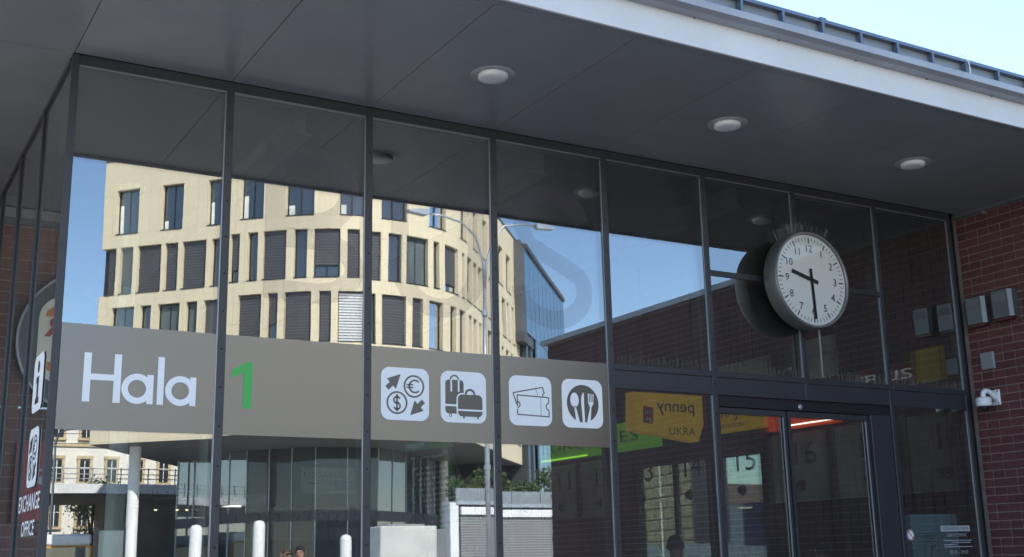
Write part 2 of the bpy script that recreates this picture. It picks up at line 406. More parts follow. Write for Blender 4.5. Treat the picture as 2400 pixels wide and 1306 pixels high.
# soffit panels, each its own sheet with open joints
soff = box('soffit', -3.3, 14, -1.80, 17.9, 4.745, 4.812, 'joint_dark', hall)
G = .0028
def panel(x0, x1, y0, y1): box('soffit_panel', x0+G, x1-G, y0+G, y1-G, ZS, ZS+.012, 'soffit', soff)
for i in range(-3, 13):
    panel(i, i+1, -1.82, 0 if i < 0 else -.02)
    if i < 0:
        panel(i, i+1, 0, 1.98); panel(i, i+1, 1.98, 3.6)
for i in range(-3, 12, 3): box('soffit_panel', i+G, i+3-G, -1.905, -1.82-G, ZS+.001, ZS+.012, 'soffit', soff)

# white fascia, gutter, seamed roof edge
fa = MB(); fa.box(-3.4, 14.2, -1.93, -1.908, ZS-.012, 4.99)
fas = fa.build('fascia', 'white_plaster', hall)
box('drip_edge', -3.4, 14.2, -1.934, -1.915, ZS-.018, ZS-.010, 'white_plaster', fas)
gt = MB()
prof = [(-1.935, 4.975), (-2.045, 4.975), (-2.05, 4.968), (-2.045, 4.925), (-2.01, 4.905), (-1.935, 4.905)]
gt.prism(prof, lambda u, v, k: (-3.4 if k == 0 else 14.2, u, v)); gut = gt.build('gutter', 'gutter_zinc', hall)
for i in range(22): box('gutter_bracket', -3+i*.71, -2.994+i*.71, -1.945, -1.931, 4.898, 4.9045, 'rail_zinc', gut)
re = MB()
nx = 120
vs, fs = [], []
for i in range(nx+1):            # slightly oil-canned sheet
    x = -3.4+i*.139
    for z, yy in ((4.976, 0), (5.07, .010*math.sin(x*8.6)), (5.175, 0)): vs.append((x, -1.85+yy+(z-4.976)*.12, z))
for i in range(nx):
    for k in (0, 1): a = 3*i+k; fs.append((a, a+3, a+4, a+1))
re.add(vs, fs); edge = re.build('roof_edge', 'roof_zinc', hall, smooth=True)
seam = None
for i in range(-19, 25):
    x = 3.855+i*.3685
    if seam is None: seam = box('seam', x-.011, x+.011, -1.877, -1.835, 4.977, 5.168, 'rail_zinc', edge)
    else: cpy(seam, ((i+19)*.3685, 0, 0))
box('edge_rail', -3.4, 13.3, -1.868, -1.80, 5.172, 5.197, 'rail_zinc', edge)
for x in (4.6, 6.86): box('rail_joint', x-.03, x+.03, -1.874, -1.796, 5.168, 5.206, 'rail_zinc', edge)
m = MB(); m.tube([(6.08, -1.882, 4.99), (6.085, -1.888, 5.10), (6.08, -1.886, 5.17), (6.06, -1.87, 5.215), (6.03, -1.86, 5.225)], .004, 6); m.build('wire_end', 'white_vinyl', edge)

# ------------------------------------------------------------------ curtain wall of the front
MX = list(range(1, 9))
def mullion(x, z0, z1):
    mb = MB(); mb.bbox(x-.025, x+.025, -.016, .002, z0, z1, .003); mb.box(x-.022, x+.022, .002, .13, z0, z1)
    o = mb.build('mullion', 'frame', hall)
    return o
SCREW = None
def screws(par, x, z0, z1, y=-.0165, st=.245):
    global SCREW
    z = z0
    while z < z1:
        if SCREW is None:
            q = MB(); q.lathe([(0, -.004), (.0045, -.004), (.0065, -.001), (.0065, .002)], (x, y, z), 'y', 10)
            SCREW = q.build('screw', 'screw', par); SCREW['_p'] = (x, y, z); o = SCREW
        else:
            o = SCREW.copy(); COL.objects.link(o); o.parent = par; px = SCREW['_p']; o.location = Vector(SCREW.location)+Vector((x-px[0], y-px[1], z-px[2]))
        z += st
for x in MX:
    o = mullion(x, .02 if x != 6 else 2.8305, ZS-.002)
    if x <= 7: screws(o, x, 1.45 if x != 6 else 3.13, 4.5)
# corner post
mb = MB(); mb.bbox(-.012, .034, -.016, .004, .02, ZS-.002, .003); mb.box(.006, .033, .0045, .06, .02, ZS-.003)
mb.build('corner_post', 'frame', hall)
# head frame and its thin light gasket
def xbars(z0, z1, y0, y1, mat, name, spans, b=0):
    for a, c in spans: box(name, a+.0255, c-.0255, y0, y1, z0, z1, mat, hall, b)
spans8 = [(i, i+1) for i in range(8)]; spans8[0] = (.0105, 1)
xbars(TOP, ZS-.001, -.010, .10, 'frame', 'head_frame', spans8)
xbars(TOP-.008, TOP-.0005, -.004, .02, 'bead', 'glazing_bead', spans8)
# deep transom over the doors
xbars(2.972, 3.017, -.020, .10, 'frame', 'transom_cap', spans8[4:], .002)
xbars(2.862, 2.9715, -.006, .10, 'frame', 'transom_panel', spans8[4:])
xbars(2.83, 2.8615, -.012, .10, 'frame', 'transom_flange', spans8[4:], .002)
xbars(3.812, 3.858, -.012, .10, 'frame', 'thin_transom', [(5, 6), (6, 7)], .002)

def pane(x0, x1, z0, z1, par, y=0.0, t=.036, bead=True, tilt=True, name='pane'):
    cx, cz = (x0+x1)/2, (z0+z1)/2
    a, c = (x1-x0)/2, (z1-z0)/2
    q = MB(); v = [(-a, 0, -c), (a, 0, -c), (a, t, -c), (-a, t, -c), (-a, 0, c), (a, 0, c), (a, t, c), (-a, t, c)]
    q.add(v, [(0, 1, 5, 4)], 'facade_glass_outer'); q.add(v, [(2, 3, 7, 6)], 'facade_glass_inner')
    q.add(v, [(0, 3, 2, 1), (4, 5, 6, 7), (1, 2, 6, 5), (3, 0, 4, 7)], 'spacer')
    o = q.build(name, None); o.location = (cx, y, cz); put(o, par)
    if tilt: o.rotation_euler = (random.uniform(-1, 1)*.0016, 0, random.uniform(-1, 1)*.0022)
    if bead and par is hall:
        box('glazing_bead', x1-.0085, x1-.0005, -.007, -.0012, z0+.002, z1-.009, 'bead', hall)
    return o
for i in range(8):
    x0, x1 = (i if i else .0105)+.0255, i+1-.0255
    if i < 4: pane(x0, x1, .06, TOP-.008, hall)
    elif i in (5, 6):
        pane(x0, x1, 3.0175, 3.8115, hall); pane(x0, x1, 3.8585, TOP-.008, hall)
    else:
        pane(x0, x1, 3.0175, TOP-.008, hall); pane(x0, x1, .06, 2.8295, hall)
# sliding doors
box('door_header', 5.026, 6.974, .012, .16, 2.742, 2.829, 'frame_dark', hall)
mb = MB(); mb.lathe([(0, -.012), (.02, -.010), (.026, 0)], (5.93, .012, 2.775), 'y', 16); mb.build('door_sensor', 'bead', hall, True)
box('door_jamb', 6.735, 6.974, .0, .12, .02, 2.741, 'frame', hall, .003)
for x0, x1 in ((5.035, 5.775), (5.79, 6.728)):
    leaf = MB(); y0, y1 = .03, .075
    leaf.box(x0, x0+.035, y0, y1, .03, 2.735).box(x1-.035, x1, y0, y1, .03, 2.735).box(x0+.0352, x1-.0352, y0, y1, 2.69, 2.735).box(x0+.0352, x1-.0352, y0, y1, .03, .12)
    lo = leaf.build('door_leaf', 'frame', hall)
    pn = pane(x0+.0355, x1-.0355, .1205, 2.6895, lo, y=.04, t=.026, bead=False)
    box('leaf_edge', x1-.0425, x1-.0355, .020, .0295, .13, 2.68, 'bead', lo)
# bird spikes along the transom
sp = MB()
for k in range(230):
    x = 4.06+k*.0168+random.uniform(-.004, .004)
    if min(abs(x-round(x)), 1) < .03: continue
    a = random.uniform(-.35, .35); b = random.uniform(-.5, .2); L = random.uniform(.05, .085)
    sp.tube([(x, -.013, 3.017), (x+a*L, -.013+b*L*.5, 3.017+L)], .0008, 3, cap=False)
tag(sp.build('bird_spike_strip', 'steel_wire', hall), kind='stuff')

# left return: glass wall that runs back from the corner
RM = [0.0, 1.045, 2.09, 3.14, 3.6]
for k, y in enumerate(RM[1:-1]):
    mb = MB(); mb.bbox(-.014, .002, y-.022, y+.022, .02, ZS-.002, .003); mb.box(.002, .10, y-.018, y+.018, .02, ZS-.003); mb.build('mullion', 'frame', hall)
box('head_frame', -.010, .08, .065, 3.6, TOP+.03, ZS-.0015, 'frame', hall)
for k in range(4):
    y0, y1 = max(RM[k]+.0225, .0065), RM[k+1]-.0225
    a, c = (y1-y0)/2, (TOP+.028-.06)/2; t = .036
    q = MB(); v = [(0, -a, -c), (0, a, -c), (t, a, -c), (t, -a, -c), (0, -a, c), (0, a, c), (t, a, c), (t, -a, c)]
    q.add(v, [(1, 0, 4, 5)], 'side_glass_outer'); q.add(v, [(3, 2, 6, 7)], 'side_glass_inner')
    q.add(v, [(0, 1, 2, 3), (7, 6, 5, 4), (2, 1, 5, 6), (0, 3, 7, 4)], 'spacer')
    o = q.build('pane', None); o.location = (.004, (y0+y1)/2, .06+c); put(o, hall)
    if k: box('glazing_bead', -.006, -.0005, y0, y0+.008, .1, TOP, 'bead', hall)

# ------------------------------------------------------------------ brickwork
def course_layout(a0, a1, z0, z1, ch, ln, jt, phase=0.0):
    """yields (a, b, z, z2) in English cross bond"""
    k = 0; z = z0
    while z+ch-jt <= z1+1e-6:
        if k % 2 == 0: L = ln; off = (.25 if (k//2) % 2 else .75)*ln
        else: L = ln/2; off = .125*ln*2
        a = a0-off+phase
        while a < a1:
            s, e = max(a+jt/2, a0), min(a+L-jt/2, a1)
            if e-s > .02: yield s, e, z+jt/2, z+ch-jt/2
            a += L
        z += ch; k += 1
# right wing: brick wall that runs towards the viewer
wing = thing('brick_wing', 'dark red brick side wing standing right of the glass front', 'building', (8.13, -3.5, 0))
box('mortar_bed', 8.137, 14, -7.474, .05, 0, 4.70, 'mortar', wing)
BX = 8.13
proto = {}
rest = MB(); cnt = 0
bricks = []
for s, e, z, z2 in course_layout(-.0, 7.48, .03, 4.68, .075, .25, .010, .035):
    y0, y1 = -e, -s
    near = y0 > -.95 and z > 1.42
    if near and cnt < 300:
        cnt += 1; L = round(y1-y0, 3); d = random.choice((0, .0015, .003))
        if L not in proto:
            q = MB(); q.bbox(0, .012, -L, 0, 0, z2-z, .0022); proto[L] = q.build('brick', 'brick', wing); o = proto[L]
        else:
            o = proto[L].copy(); COL.objects.link(o); o.parent = wing
        o.location = Vector((BX-d, y1, z))-Vector(wing.location)
    else:
        rest.box(BX, BX+.011, y0, y1, z, z2)
tag(rest.build('brick_courses', 'brick_far', wing), kind='stuff')
# end face of the wing and coping
rest = MB()
for s, e, z, z2 in course_layout(8.145, 13.9, .03, 4.68, .075, .25, .010): rest.box(s, e, -7.485, -7.474, z, z2)
tag(rest.build('end_brick_courses', 'brick_far', wing), kind='stuff')
box('top_trim', 8.095, 8.137, -1.90, .02, 4.682, 4.7245, 'trim_grey', wing, .003)
box('coping', 8.06, 14.1, -7.56, -1.94, 4.70, 4.775, 'coping', wing, .004)
box('drain_clip', 8.098, 8.128, -.345, -.320, 4.655, 4.681, 'box_grey', wing)
# left wing: recessed brick wall whose face shows in the side glass
lw = thing('brick_side_wing', 'red brick wall behind the recess, mirrored in the side glass at far left', 'building', (-3, 3.7, 0))
box('mortar_bed', -3.0, -.31, 3.612, 17.9, 0, 4.72, 'mortar_side', lw)  # unseen left end kept short to let sun onto the paving
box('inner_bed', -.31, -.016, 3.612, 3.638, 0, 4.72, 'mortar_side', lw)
rest = MB()
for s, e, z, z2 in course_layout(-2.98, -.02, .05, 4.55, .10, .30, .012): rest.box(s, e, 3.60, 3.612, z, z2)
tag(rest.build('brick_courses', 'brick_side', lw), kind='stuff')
box('top_trim', -3.0, -.02, 3.575, 3.611, 4.56, 4.62, 'trim_grey', lw, .004)
box('upper_band', -3.0, -.02, 3.60, 3.6115, 4.625, 4.718, 'soffit', lw)

# ------------------------------------------------------------------ soffit downlights
names = ('nearest to the left, above the luggage pictogram', 'middle one, left of the clock', 'rightmost, close to the brick wall')
for x, nm in zip((2.493, 4.505, 6.502), names):
    t = thing('downlight', 'round white ceiling downlight with grey ring, %s' % nm, 'lamp', (x, -.92, ZS), 'downlights in the dark soffit')
    q = MB(); q.lathe([(.088, 0), (.088, -.004), (.146, -.004), (.150, -.001), (.150, 0)][::-1], (x, -.92, ZS), 'z', 48); q.build('ring', 'lamp_ring', t, False)
    q = MB(); q.lathe([(.100, -.004), (.100, -.022), (.094, -.030), (.06, -.034), (.0001, -.035)][::-1], (x, -.92, ZS), 'z', 48); q.build('diffuser', 'lamp_white', t, True)

# ------------------------------------------------------------------ clock
CX, CY, CZ = 5.925, -.245, 3.815
ck = thing('station_clock', 'round wall clock with white dial showing half past nine, bird spikes on top', 'clock', (CX, 0, CZ))
q = MB(); q.lathe([(.0001, .145), (.40, .145), (.415, .135), (.415, .004), (.412, 0)][::-1], (CX, CY, CZ), 'y', 72); q.build('case', 'clock_case', ck, True)
q = MB(); q.lathe([(.412, 0), (.408, -.012), (.396, -.012), (.390, -.004), (.388, .014)], (CX, CY, CZ), 'y', 72); q.build('rim', 'clock_rim', ck, False)
q = MB(); q.lathe([(.0001, .012), (.389, .012)], (CX, CY, CZ), 'y', 72); face = q.build('dial', 'clock_face', ck)
FD = CY+.0105
for k in range(60):
    q = MB(); a = R(90-6*k); big = k % 5 == 0
    d = Vector((math.cos(a), math.sin(a)))
    line(q, (CX+d.x*(.315 if big else .335), CZ+d.y*(.315 if big else .335)), (CX+d.x*.365, CZ+d.y*.365), .011 if big else .005, FR(FD))
    q.build('minute_mark', 'black', face)
for h in range(1, 13):
    a = R(90-30*h); u, v = CX+.270*math.cos(a), CZ+.270*math.sin(a)
    text('numeral', str(h), FR(FD-.0004), u, v-.030, .062, 'black', face, align='CENTER')
def hand(ang, L, back, wd, y):
    q = MB(); a = R(90-ang); d = Vector((math.cos(a), math.sin(a)))
    line(q, (CX-d.x*back, CZ-d.y*back), (CX+d.x*L, CZ+d.y*L), wd, FR(y)); return q
hand(285, .225, .075, .034, CY+.006).build('hour_hand', 'black', ck)
hand(177.5, .335, .095, .026, CY+.002).build('minute_hand', 'black', ck)
# clear cover glass
m_, t_, o_ = nodes('clock_cover'); fr_ = N(t_, 'Fresnel'); fr_.inputs[0].default_value = 1.5; tr_ = N(t_, 'BsdfTransparent'); gl_ = N(t_, 'BsdfGlossy'); gl_.inputs['Roughness'].default_value = 0; mx_ = N(t_, 'MixShader')
t_.links.new(fr_.outputs[0], mx_.inputs[0]); t_.links.new(tr_.outputs[0], mx_.inputs[1]); t_.links.new(gl_.outputs[0], mx_.inputs[2]); t_.links.new(mx_.outputs[0], o_.inputs[0])
q = MB(); q.lathe([(.0001, -.003), (.391, -.003)], (CX, CY, CZ), 'y', 72); q.build('cover_glass', 'clock_cover', ck)
sp = MB()
for k in range(70):
    a = R(random.uniform(48, 138)); y = CY+random.choice((.03, .075, .115)); r_ = .415
    p = Vector((CX+r_*math.cos(a), y, CZ+r_*math.sin(a))); L = random.uniform(.07, .115)
    d = Vector((math.cos(a)+random.uniform(-.45, .45), random.uniform(-.45, .35), math.sin(a)+random.uniform(-.1, .3))).normalized()
    sp.tube([p, p+d*L], .0013, 3, cap=False)
tag(sp.build('bird_spikes', 'steel_wire', ck), kind='stuff')
q = MB(); q.tube([(6.05, -.15, 3.42), (6.05, -.15, 3.005)], .011, 10); q.tube([(6.05, -.15, 3.014), (6.05, -.02, 3.014)], .011, 8); q.build('support_rod', 'steel_wire', ck)
box('wall_bracket', 5.95, 6.022, -.10, -.017, 3.72, 3.80, 'clock_case', ck)

# ------------------------------------------------------------------ fittings on the brick wall
def siren(y, z, lab):
    t = thing('alarm_siren', lab, 'siren', (8.13, y, z), 'sirens on the brick wall')
    X = 8.128; w2, h2, dp = .115, .125, .10
    q = MB(); prof = [(-w2, 0), (-w2, dp*.72), (-w2+.03, dp), (w2-.03, dp), (w2, dp*.72), (w2, 0)]
    q.prism(prof, lambda u, v, k: (X-v*(1.0 if k else .92), y-u, z-h2 if k == 0 else z+h2)); q.build('cover', 'siren_steel', t)
    q = MB(); q.box(X-.07, X-.004, y-.085, y+.085, z-h2-.022, z-h2-.0005); q.build('strobe', 'siren_red', t)
    for k in range(7):
        box('vent_slot', X-dp-.0025, X-dp+.001, y-.065, y+.055, z+.022+k*.011, z+.027+k*.011, 'box_grey', t)
siren(-.165, 3.745, 'grey metal alarm siren box nearer the glass, left of a matching pair')
siren(-.455, 3.755, 'grey metal alarm siren box farther from the glass, right of a matching pair')
t = thing('junction_box', 'flat square grey junction box on brick wall between sirens and camera', 'box', (8.13, -.195, 3.27))
box('body', 8.10, 8.128, -.265, -.125, 3.195, 3.355, 'box_grey', t, .006)
box('lid', 8.094, 8.0998, -.26, -.13, 3.20, 3.35, 'box_grey', t, .002)
t = thing('security_camera', 'white dome security camera on bracket on the brick wall', 'camera', (8.13, -.20, 2.93))
yc, zc = -.23, 2.93
q = MB(); q.bbox(8.112, 8.128, yc-.045, yc+.045, zc-.07, zc+.07, .004); q.build('wall_plate', 'camera_white', t)
q = MB(); q.tube([(8.112, yc, zc-.02), (8.07, yc, zc+.03), (8.02, yc, zc+.052), (7.975, yc, zc+.052), (7.95, yc, zc+.035), (7.945, yc, zc+.005), (7.945, yc, zc-.01)], [.03, .026, .024, .024, .024, .024, .024], 14); q.build('arm', 'camera_white', t, True)
q = MB(); q.lathe([(.0001, 0), (.052, 0), (.066, -.010), (.070, -.022), (.070, -.036), (.067, -.038), (.067, -.042), (.070, -.044), (.068, -.074), (.058, -.082)][::-1], (7.945, yc, zc-.006), 'z', 36); q.build('housing', 'camera_white', t, True)
q = MB(); q.lathe([(.050, 0), (.046, -.022), (.03, -.040), (.0001, -.047)][::-1], (7.945, yc, zc-.086), 'z', 28); q.build('dome', 'black', t, True)
for dz in (-.055, .055): box('bolt', 8.107, 8.1115, yc-.036, yc-.026, zc+dz-.005, zc+dz+.005, 'black', t)

# ------------------------------------------------------------------ "Hala 1" film band and pictograms
band = thing('hall_sign_band', 'grey film band across four panes reading Hala 1 with white pictograms', 'sign', (2, -.003, 2.38))
BY = -.0035
for i in range(4):
    a, c = ((i if i else .0105)+.0262, i+1-.0262)
    box('film_sheet', a, c, BY, BY+.001, 2.381, 3.015, 'sign_film', band)
F1, F2, F3 = FR(BY-.001), FR(BY-.003), FR(BY-.005)
# letters
def letter(fn, name, mat='white_vinyl'):
    q = MB(); fn(q); return q.build(name, mat, band)
def rect(q, a, b, c, d, f=F1): q.prism([(a, c), (b, c), (b, d), (a, d)], f)
Z0, Z1, SX = 2.549, 2.843, .042
letter(lambda q: (rect(q, .176, .176+SX, Z0, Z1), rect(q, .352, .352+SX, Z0, Z1), rect(q, .176+SX, .352, 2.680, 2.717)), 'letter')
def la(x):
    def fn(q):
        ring(q, x+.090, 2.640, .054, .092, F1, 48); rect(q, x+.148, x+.186, Z0, 2.728, FR(BY-.0032))
    return fn
letter(la(.402), 'letter'); letter(lambda q: rect(q, .612, .651, Z0, Z1), 'letter'); letter(la(.663), 'letter')
one = MB(); one.prism([(1.148, Z0), (1.148, 2.775), (1.072, 2.742), (1.072, 2.79), (1.172, 2.848), (1.208, 2.848), (1.208, Z0)][::-1], F1); one.build('digit', 'green_vinyl', band)
IC = .36
def icon(u, v, f1, par, name='pictogram_plate'):
    q = MB(); q.prism(rrect(u, u+IC, v, v+IC, .062)[::-1], f1); return q.build(name, 'white_vinyl', par)
def exchange(u, v, f1, f2, par, mat):
    pl = icon(u, v, f1, par); q = MB()
    ring(q, u+.245, v+.235, .066, .078, f2, 36); ring(q, u+.118, v+.118, .066, .078, f2, 36)
    def arrow(px, py, s):
        pts = [(-.060, -.036), (-.036, -.060), (-.004, -.028), (.018, -.050), (.052, .052), (-.050, .018), (-.028, -.004)]
        q.prism([(px+s*a, py+s*b) for a, b in pts][::-1], f2)
    arrow(u+.092, v+.262, 1); arrow(u+.268, v+.088, -1)
    ring(q, u+.252, v+.235, .036, .048, f2, 24, 45, 315)
    for dv in (-.008, .010): line(q, (u+.188, v+.235+dv), (u+.240, v+.235+dv), .009, f2)
    ring(q, u+.118, v+.136, .017, .029, f2, 20, 20, 270); ring(q, u+.118, v+.096, .017, .029, f2, 20, -160, 90)
    line(q, (u+.118, v+.060), (u+.118, v+.176), .012, f2)
    q.build('symbol', mat, pl)
exchange(2.100, 2.518, F1, F2, band, 'dark_vinyl')
# luggage
u, v = 2.550, 2.518; pl = icon(u, v, F1, band); q = MB()
q.prism(rrect(u+.036, u+.180, v+.062, v+.298, .026)[::-1], F2)
q.prism(rrect(u+.132, u+.326, v+.044, v+.198, .034)[::-1], FR(BY-.007))
ring(q, u+.108, v+.298, .026, .036, F2, 20, 0, 180); ring(q, u+.229, v+.198, .028, .042, FR(BY-.007), 20, 0, 180)
ring(q, u+.076, v+.050, .007, .012, F2, 14)
for a in (.172, .284): q.prism([(u+a, v+.030), (u+a+.012, v+.030), (u+a+.012, v+.046), (u+a, v+.046)][::-1], FR(BY-.007))
q.build('symbol', 'dark_vinyl', pl)
q = MB(); q.prism(rrect(u+.122, u+.336, v+.034, v+.208, .042)[::-1], FR(BY-.005))
q.prism([(u+.034, v+.112), (u+.182, v+.112), (u+.182, v+.126), (u+.034, v+.126)][::-1], FR(BY-.0045))
for a in (.076, .134): q.prism([(u+a, v+.215), (u+a+.012, v+.215), (u+a+.012, v+.300), (u+a, v+.300)][::-1], FR(BY-.0045))
q.prism([(u+.130, v+.082), (u+.328, v+.082), (u+.328, v+.094), (u+.130, v+.094)][::-1], FR(BY-.009))
q.build('cutout', 'white_vinyl', pl)
# tickets
u, v = 3.098, 2.518; pl = icon(u, v, F1, band); q = MB()
def outline(pts, wd, f):
    for a, b in zip(pts, pts[1:]): line(q, a, b, wd, f)
Pt = lambda a, b: (u+a, v+b)
outline([Pt(.068, .136), Pt(.068, .218), Pt(.334, .210), Pt(.334, .170)], .008, F2); outline([Pt(.334, .116), Pt(.334, .070), Pt(.068, .078), Pt(.068, .118)], .008, F2)
ring(q, u+.068, v+.150, .018, .026, F2, 14, -90, 90); ring(q, u+.334, v+.143, .020, .028, F2, 14, 90, 270)
outline([Pt(.062, .150), Pt(.034, .232), Pt(.284, .284), Pt(.294, .246)], .008, F2); ring(q, u+.305, v+.222, .018, .026, F2, 12, 100, 215)
for k in range(11): line(q, Pt(.266, .078+k*.0125), Pt(.266, .084+k*.0125), .006, F2)
for k in range(5): line(q, Pt(.226+k*.004, .268-k*.0125), Pt(.228+k*.004, .262-k*.0125), .006, F2)
q.build('symbol', 'dark_vinyl', pl)
# cutlery
u, v = 3.548, 2.518; pl = icon(u, v, F1, band); q = MB()
q.prism(circ(u+.182, v+.180, .140, 48)[::-1], F2); q.build('symbol', 'dark_vinyl', pl); q = MB(); f = F3
q.prism(circ(u+.108, v+.204, .055, 24, .037)[::-1], f); q.prism([(u+.103, v+.16), (u+.117, v+.16), (u+.152, v+.030), (u+.118, v+.044)][::-1], f)
q.prism([(u+.176, v+.030), (u+.170, v+.15), (u+.166, v+.19), (u+.170, v+.235), (u+.186, v+.262), (u+.192, v+.262), (u+.192, v+.15), (u+.196, v+.030)], f)
q.prism([(u+.212, v+.036), (u+.244, v+.046), (u+.256, v+.155), (u+.274, v+.180), (u+.280, v+.255), (u+.228, v+.258), (u+.230, v+.182), (u+.244, v+.155)], f)
q.build('cutout', 'white_vinyl', pl); q = MB()
for k in range(3): line(q, (u+.241+k*.0125, v+.195), (u+.240+k*.0125, v+.262), .005, FR(BY-.007))
q.build('tine_gap', 'dark_vinyl', pl)

# faint big letters on the upper glass
gb = thing('ghost_lettering', 'faint translucent letters BUS spread over the upper front panes', 'lettering', (2.5, 0, 3.25))
def ribbon(path, wd, y):
    q = MB(); vs, fs = [], []; n = len(path); P_ = [Vector(p) for p in path]
    for i, p in enumerate(P_):
        d = (P_[min(i+1, n-1)]-P_[max(i-1, 0)]).normalized(); nn = Vector((-d.y, d.x))*wd/2
        vs += [((p+nn).x, y, (p+nn).y), ((p-nn).x, y, (p-nn).y)]
    fs = [(2*i, 2*i+1, 2*i+3, 2*i+2) for i in range(n-1)]
    q.add(vs, fs); return q.build('letter', 'ghost_vinyl', gb)
arc = lambda cx, cz, rx, rz, a0, a1, n=24: [(cx+rx*math.cos(R(a0+(a1-a0)*k/n)), cz+rz*math.sin(R(a0+(a1-a0)*k/n))) for k in range(n+1)]
SWD = .14
ribbon([(1.33, 3.28), (1.33, 4.34)], SWD, -.0045)
ribbon([(1.395, 4.28)]+arc(1.60, 4.055, .25, .225, 90, -90)+[(1.395, 3.83)], SWD, -.0045); ribbon([(1.395, 3.705)]+arc(1.62, 3.525, .28, .185, 90, -90)+[(1.395, 3.34)], SWD, -.0045)
ribbon([(2.24, 4.34)]+arc(2.545, 3.62, .305, .30, 180, 360)+[(2.85, 4.34)], SWD, -.0045)
ribbon(arc(3.51, 4.05, .27, .235, 10, 200)+[(3.30, 3.88), (3.42, 3.82), (3.56, 3.76), (3.68, 3.70)]+arc(3.50, 3.55, .285, .235, 30, -180), SWD, -.0045)

# stickers on the left return glass
def RTd(k): return RT(-.0015-.0015*k)
def sticker(name, lab, y, z): return thing(name, lab, 'sticker', (0, y, z))
st = sticker('information_sticker', 'white rounded information sticker with letter i on side glass', .48, 2.54)
pl = icon(-.66, 2.535, RTd(0), st)
q = MB(); f = RTd(1); q.prism(circ(-.48, 2.815, .038, 24)[::-1], f)
q.prism([(-.545, 2.585), (-.415, 2.585), (-.415, 2.622), (-.448, 2.622), (-.448, 2.755), (-.545, 2.755), (-.545, 2.718), (-.512, 2.718), (-.512, 2.622), (-.545, 2.622)], f); q.build('symbol', 'black', pl)
st = sticker('exchange_sticker', 'white currency exchange sticker with arrows on side glass', .48, 2.08)
exchange(-.655, 2.075, RTd(0), RTd(1), st, 'black')
st = sticker('exchange_office_lettering', 'white letters EXCHANGE OFFICE on side glass under the currency sticker', .5, 1.78)
text('word', 'EXCHANGE', RTd(0), -.90, 1.935, .098, 'white_vinyl', st, wd=.80, bold=.012)
text('word', 'OFFICE', RTd(0), -.73, 1.785, .088, 'white_vinyl', st, wd=.49, bold=.012)
st = sticker('lower_sticker', 'white rounded sticker cut off at the bottom left edge', .48, 1.30)
icon(-.66, 1.30, RTd(0), st)

# decals by the right door
st = thing('opening_hours_lettering', 'small white opening hours lettering ODBAVOVACÍ HALA on the right pane', 'lettering', (7.65, 0, 1.5))
f = FR(-.003)
q = MB(); q.prism([(7.470, 1.742), (7.850, 1.742), (7.850, 1.792), (7.470, 1.792)], f); q.build('label_plate', 'soft_white_vinyl', st)
text('line', 'ODBAVOVACÍ HALA', FR(-.005), 7.490, 1.753, .030, 'sign_dark', st, wd=.34)
text('line', 'ÚAN FLORENC', f, 7.545, 1.697, .030, 'soft_white_vinyl', st, wd=.26)
for k, (a, b) in enumerate(((7.49, 7.86), (7.60, 7.84), (7.49, 7.66), (7.50, 7.86))):
    q = MB(); q.prism([(a, 1.660-k*.018), (b, 1.660-k*.018), (b, 1.666-k*.018), (a, 1.666-k*.018)], f); q.build('small_print', 'soft_white_vinyl', st)
text('line', '05:00 - 24:00', f, 7.56, 1.548, .030, 'soft_white_vinyl', st, wd=.24)
st = thing('no_smoking_sticker', 'small round red ringed no smoking sticker beside the right door jamb', 'sticker', (7.085, 0, 1.7))
q = MB(); q.prism(circ(7.085, 1.715, .046, 28)[::-1], FR(-.003)); q.build('disc', 'white_vinyl', st)
q = MB(); ring(q, 7.085, 1.715, .036, .043, FR(-.005), 28); line(q, (7.060, 1.742), (7.110, 1.688), .008, FR(-.005)); q.build('ring', 'poster_red', st)
ps = thing('notice_poster', 'pale blue notice with camera surveillance pictogram behind the right pane', 'poster', (7.4, .06, 1.2))
PB = .052
q = MB(); q.box(7.16, 7.76, PB, PB+.004, 1.02, 1.895); q.build('sheet', 'paper_blue', ps)
q = MB(); f = FR(PB-.001)
for a, b, c, d in ((7.33, 7.47, 1.70, 1.712), (7.36, 7.44, 1.676, 1.688), (7.34, 7.47, 1.652, 1.664)): q.prism([(a, c), (b, c), (b, d), (a, d)], f)
q.prism([(7.375, 1.585), (7.445, 1.605), (7.455, 1.632), (7.380, 1.622)], f); q.prism([(7.385, 1.59), (7.405, 1.59), (7.395, 1.54), (7.37, 1.525), (7.372, 1.50), (7.36, 1.50), (7.36, 1.545), (7.382, 1.555)], f)
for a, b, c, d in ((7.315, 7.318, 1.47, 1.73), (7.487, 7.490, 1.47, 1.73), (7.318, 7.487, 1.727, 1.73), (7.318, 7.487, 1.47, 1.473)): q.prism([(a, c), (b, c), (b, d), (a, d)], f)
q.build('pictogram', 'sign_dark', ps)

